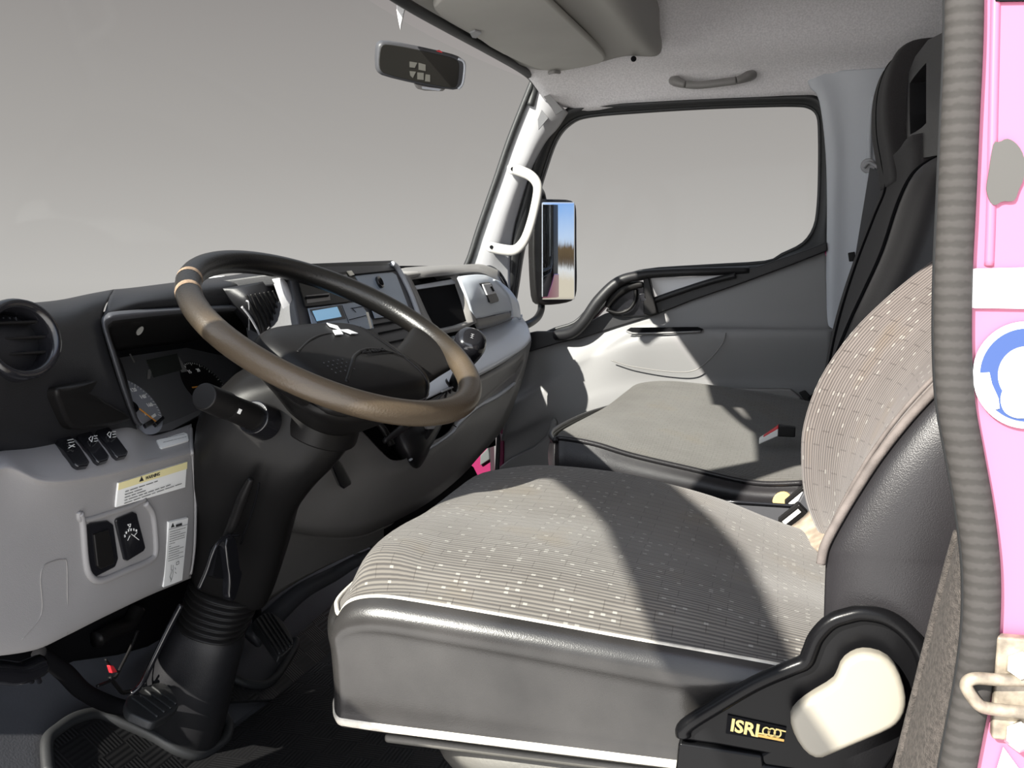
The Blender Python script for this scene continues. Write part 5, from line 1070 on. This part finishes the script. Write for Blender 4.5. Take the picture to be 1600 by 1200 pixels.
# light and wiper stalks
A = P(403, 655, x=.375); B = P(318, 619, x=.262)
st_ = cyl('stalk_collar', BLKG, A+(A-B).normalized()*.02, A+(B-A).normalized()*.012, .0235, .0215, sc_, 32, .002)
D_ = (B-A).normalized()
sk1_ = tube('light_stalk', BLKS, [A, A+D_*.02, A+D_*.055, A.lerp(B, .58), A.lerp(B, .6)], [.0175, .0165, .0155, .0155, .014], sc_, smooth=False, seg=28)
kb_ = cyl('stalk_knob', BLKS, A.lerp(B, .60), B, .0168, .0160, sk1_, 32, .002)
lmk = A.lerp(B, .56)
nn = (CAM-lmk); nn = (nn-D_*nn.dot(D_)).normalized(); sx = D_.cross(nn)
merge('lamp_symbol', INKW, [([lmk+nn*.0162+D_*a+sx*b for a, b in q], nn*.0006) for q in [[(-.003, -.003), (.003, -.003), (.003, .003), (-.003, .003)]]], sk1_)
# lever hanging below the column on the far side
bk = P(528, 735, y=.655)
pt_ = [P(a, b, y=.655) for a, b in [(512, 713), (522, 706), (533, 720), (550, 752), (549, 758), (538, 765), (532, 760)]]
ph_ = prism('far_stalk', BLKG, pt_, (.012, .012, 0), sc_, .003)
tube('far_stalk_stem', DARK, [P(500, 690, y=.67), P(515, 702, y=.66), P(521, 712, y=.658)], .006, sc_, seg=8)
settle(sc_)
# ================================================================== STEERING WHEEL
WC = Vector((.46, .557, .634)); tl_, yw_ = .5065, -.251
WX = Vector((math.cos(yw_), math.sin(yw_), 0)); WV = Vector((-math.sin(yw_)*math.cos(tl_), math.cos(yw_)*math.cos(tl_), math.sin(tl_))); WN = WX.cross(WV)
def Wp(u, v, w=0): return WC+WX*u+WV*v+WN*w
sw = thing('steering_wheel', 'black leather steering wheel worn brown along its lower rim', 'steering wheel', WC)
RW = .192
rim = tube('rim', RIM, [Wp(RW*math.cos(2*math.pi*i/96), RW*math.sin(2*math.pi*i/96)) for i in range(96)], .0158, sw, closed=True, smooth=False, seg=24)
for a in (133, 146):   # two rubbed bands at the upper left
    tube('rubbed_band', mat('rubbed_tan_band', (.26, .18, .12), .6, bump=.5, var=.3, vscale=80), [Wp(RW*math.cos(math.radians(a+k*1.4)), RW*math.sin(math.radians(a+k*1.4))) for k in range(-1, 2)], .01605, rim, smooth=False, seg=24, caps=False)
# hub
def pad(sx, sy, e, w, cu=-.008, cv=-.040, n=40): return rrect(Wp(cu, cv, w), WX, WV, sx, sy, e, n)
loft('hub_shell', BLKS, [pad(.055, .05, 2.5, -.10), pad(.085, .07, 2.8, -.075), pad(.112, .084, 3.2, -.055), pad(.118, .088, 3.4, -.045), pad(.117, .087, 3.4, -.038)], sw, n=3)
top_ = loft('horn_pad', BLKS, [pad(.110, .084, 5, -.042), pad(.112, .086, 5, -.034), pad(.110, .084, 4.6, -.020), pad(.104, .079, 4.2, -.010), pad(.092, .068, 3.8, -.004), pad(.06, .042, 3, .0), pad(.02, .015, 2.5, .0005)], sw, n=4)
tube('pad_seam', DARK, pad(.1115, .0855, 5, -.033), .0012, top_, closed=True, n=2, seg=6)
tube('side_seam', BLKM, [Wp(.070, y_, w_) for y_, w_ in ((-.122, -.036), (-.119, -.016), (-.10, -.0050), (-.06, -.0015), (-.02, -.0015), (.015, -.004))], .0014, top_, seg=6)
# raised centre tongue of the pad
PS = Surf(top_)
def onpad(u, v, up=.0):
    h = PS.t.ray_cast(Wp(u, v, .1), -WN); return h[0]+WN*up if h[0] else Wp(u, v, up)
tube('pad_crease', BLKS, [onpad(u, v, -.0015) for u, v in [(-.085, -.10), (-.05, -.075), (-.02, -.055), (.02, -.045), (.06, -.06), (.09, -.09)]], .0032, top_, seg=8)
tube('pad_crease', BLKS, [onpad(u, v, -.0015) for u, v in [(-.10, -.03), (-.06, -.012), (-.02, -.002), (.03, -.004)]], .0028, top_, seg=8)
# three diamond badge
bd = []
BC = (.012, .003)
def rot(a, p): c, s = math.cos(a), math.sin(a); return (p[0]*c-p[1]*s, p[0]*s+p[1]*c)
for a in (90, 210, 330):
    a_ = math.radians(a); u1 = (math.cos(a_), math.sin(a_)); L1 = .0155
    l_ = rot(math.radians(30), u1); r_ = rot(math.radians(-30), u1)
    dia = [(0, 0), (l_[0]*L1, l_[1]*L1), ((l_[0]+r_[0])*L1, (l_[1]+r_[1])*L1), (r_[0]*L1, r_[1]*L1)]
    bd.append(([onpad(BC[0]+p[0]*1.0, BC[1]+p[1]*.9, .0012) for p in dia], WN*.0012))
merge('diamond_badge', mat('silver_badge', (.80, .81, .83), .25, metal=.3), bd, top_)
text('airbag_lettering', BLKM, 'SRS AIRBAG', onpad(-.005, -.054, .0012), WX, WV, .0095, top_)
merge('lettering_line', BLKM, [(stroke(onpad(-.002, -.058, .0012), onpad(.055, -.058, .0012), .0012, WN), WN*.0004)], top_)
# horn symbol dots
merge('grip_dots', DARK, [([onpad(-.088+.0085*i+.0012*math.cos(k), -.062-.007*j+.0012*math.sin(k), .0004) for k in (0, 1.57, 3.14, 4.71)], WN*.0006) for i in range(5) for j in range(4)], top_)
# spokes
for s_ in (1, -1):
    secs = [rrect(Wp(s_*.085, -.052, -.050), WV, WN, .036, .018, 3, 20), rrect(Wp(s_*.115, -.052, -.040), WV, WN, .036, .014, 3, 20), rrect(Wp(s_*.145, -.050, -.022), WV, WN, .040, .012, 3, 20), rrect(Wp(s_*.166, -.048, -.008), WV, WN, .046, .010, 3, 20), rrect(Wp(s_*.178, -.046, -.003), WV, WN, .048, .008, 3, 20)]
    loft('spoke', BLKS, secs, sw, n=4)
cyl('hub_collar', BLKS, Wp(0, -.03, -.07), Wp(0, -.03, -.13), .05, .058, sw, 32, .003)
settle(sw)
# ================================================================== GEAR LEVER
gl = thing('gear_lever', 'black ball topped gear lever with leather boot beside the steering wheel', 'gear lever', P(640, 700, y=.68))
KC = P(733, 540, y=.535); gx = Vector((.25, -.93, .28)).normalized()
s_ = (KC-CAM).dot(FW)/FPX
axd = (P(733, 520, y=.53)-P(708, 600, y=.60)).normalized()
r1, r2 = frame(axd, Vector((0, -1, 0)))
def kr(h, r, ox=0): return rrect(KC+axd*h+r1*ox, r1, r2, r*s_, r*s_, 2.3, 24)
knob = loft('shift_knob', BLKG, [kr(-.075, 9), kr(-.062, 13), kr(-.035, 19), kr(-.010, 24), kr(.008, 25.5), kr(.020, 22.5), kr(.028, 15), kr(.0305, 5)], gl, n=4)
tube('knob_seam', DARK, [KC+axd*.004+(r1*math.cos(a)+r2*math.sin(a))*25.2*s_ for a in [i*math.pi/8 for i in range(16)]], .0008, knob, closed=True, seg=6)
merge('shift_pattern', GRYL, [(stroke(KC+axd*.0300+r1*a*.7+r2*b*.7, KC+axd*.0300+r1*c*.7+r2*d*.7, .0007, axd), axd*.0006) for a, b, c, d in [(-.006, -.004, -.006, .004), (0, -.004, 0, .004), (.006, -.004, .006, .004), (-.006, 0, .006, 0)]], knob)
tube('lever_rod', BLKS, [KC-axd*.045, P(712, 590, y=.585), P(700, 625, y=.62), P(680, 660, y=.64)], [.008, .009, .011, .012], gl, seg=12)
bt_ = []
for (a, b, y), hx_, hy_ in (((702, 598, .600), .012, .010), ((694, 622, .615), .022, .018), ((676, 645, .625), .040, .030), ((655, 668, .635), .062, .040), ((640, 690, .650), .078, .046), ((632, 700, .672), .080, .046)):
    T_ = Vector((.18, -.75, .55)).normalized(); q1, q2 = frame(T_)
    bt_.append(rrect(P(a, b, y=y), q1, q2, hx_, hy_, 2.6, 24))
bt__ = loft('leather_boot', VIN, bt_, gl, n=4)
for q in ([(600, 690, .628), (630, 668, .612), (668, 640, .600), (694, 614, .602)], [(640, 708, .628), (664, 682, .612), (684, 650, .602), (698, 612, .600)]):
    tube('boot_fold', VIN, [P(a, b, y=c) for a, b, c in q], [.004, .007, .006, .003], bt__, seg=10)
tube('tray_lever', BLKS, [P(a, b, y=c) for a, b, c in [(585, 655, .66), (600, 672, .645), (612, 695, .635)]], .006, gl, seg=8)
prism('boot_light_tab', GRYL, [P(a, b, y=.598) for a, b in [(663, 664), (683, 662), (679, 670), (668, 671)]], (0, .004, 0), gl, .001)
settle(gl)
# ================================================================== PEDALS
def pedal(name, label, out, y0, tilt, ribs, arm, kind):
    t_ = thing(name, label, 'pedal', P(*out[0], y=y0))
    c = Vector((sum(p[0] for p in out)/len(out), sum(p[1] for p in out)/len(out), 0))
    pl_ = Plane(P(c.x, c.y, y=y0), P(c.x+40, c.y, y=y0+tilt[0]), P(c.x, c.y+40, y=y0+tilt[1]))
    o_ = prism('pedal_pad', RUB, pl_.many(out), -pl_.n*.012, t_, .003, 1)
    for a, b in ribs: tube('pad_rib', RUB, [pl_.at(*a, .001), pl_.at((a[0]+b[0])/2, (a[1]+b[1])/2, .0014), pl_.at(*b, .001)], .0016, o_, seg=8)
    tube('pedal_arm', BLKM, arm, [.010, .009, .009], t_, seg=10)
    settle(t_); return t_
pedal('clutch_pedal', 'black ribbed clutch pedal left of the column base', [(196, 1096), (202, 1083), (225, 1072), (250, 1064), (266, 1072), (278, 1092), (280, 1106), (250, 1126), (240, 1129), (222, 1122), (200, 1112)], .775, (-.01, -.05),
      [((206, 1090), (246, 1120)), ((216, 1083), (257, 1113)), ((227, 1078), (267, 1107)), ((238, 1073), (275, 1100))], [P(238, 1104, y=.79), P(222, 1106, y=.82), P(205, 1107, y=.85)], 0)
pedal('accelerator_pedal', 'black ribbed accelerator pedal right of the column bellows', [(394, 972), (404, 962), (420, 955), (440, 966), (452, 985), (461, 1004), (452, 1016), (438, 1028), (430, 1020), (412, 992)], .79, (-.02, -.05),
      [((400, 967), (437, 1022)), ((406, 963), (443, 1018)), ((412, 960), (448, 1014)), ((418, 958), (453, 1010)), ((424, 958), (457, 1006))], [P(425, 990, y=.81), P(405, 985, y=.85), P(400, 940, y=.90)], 0)
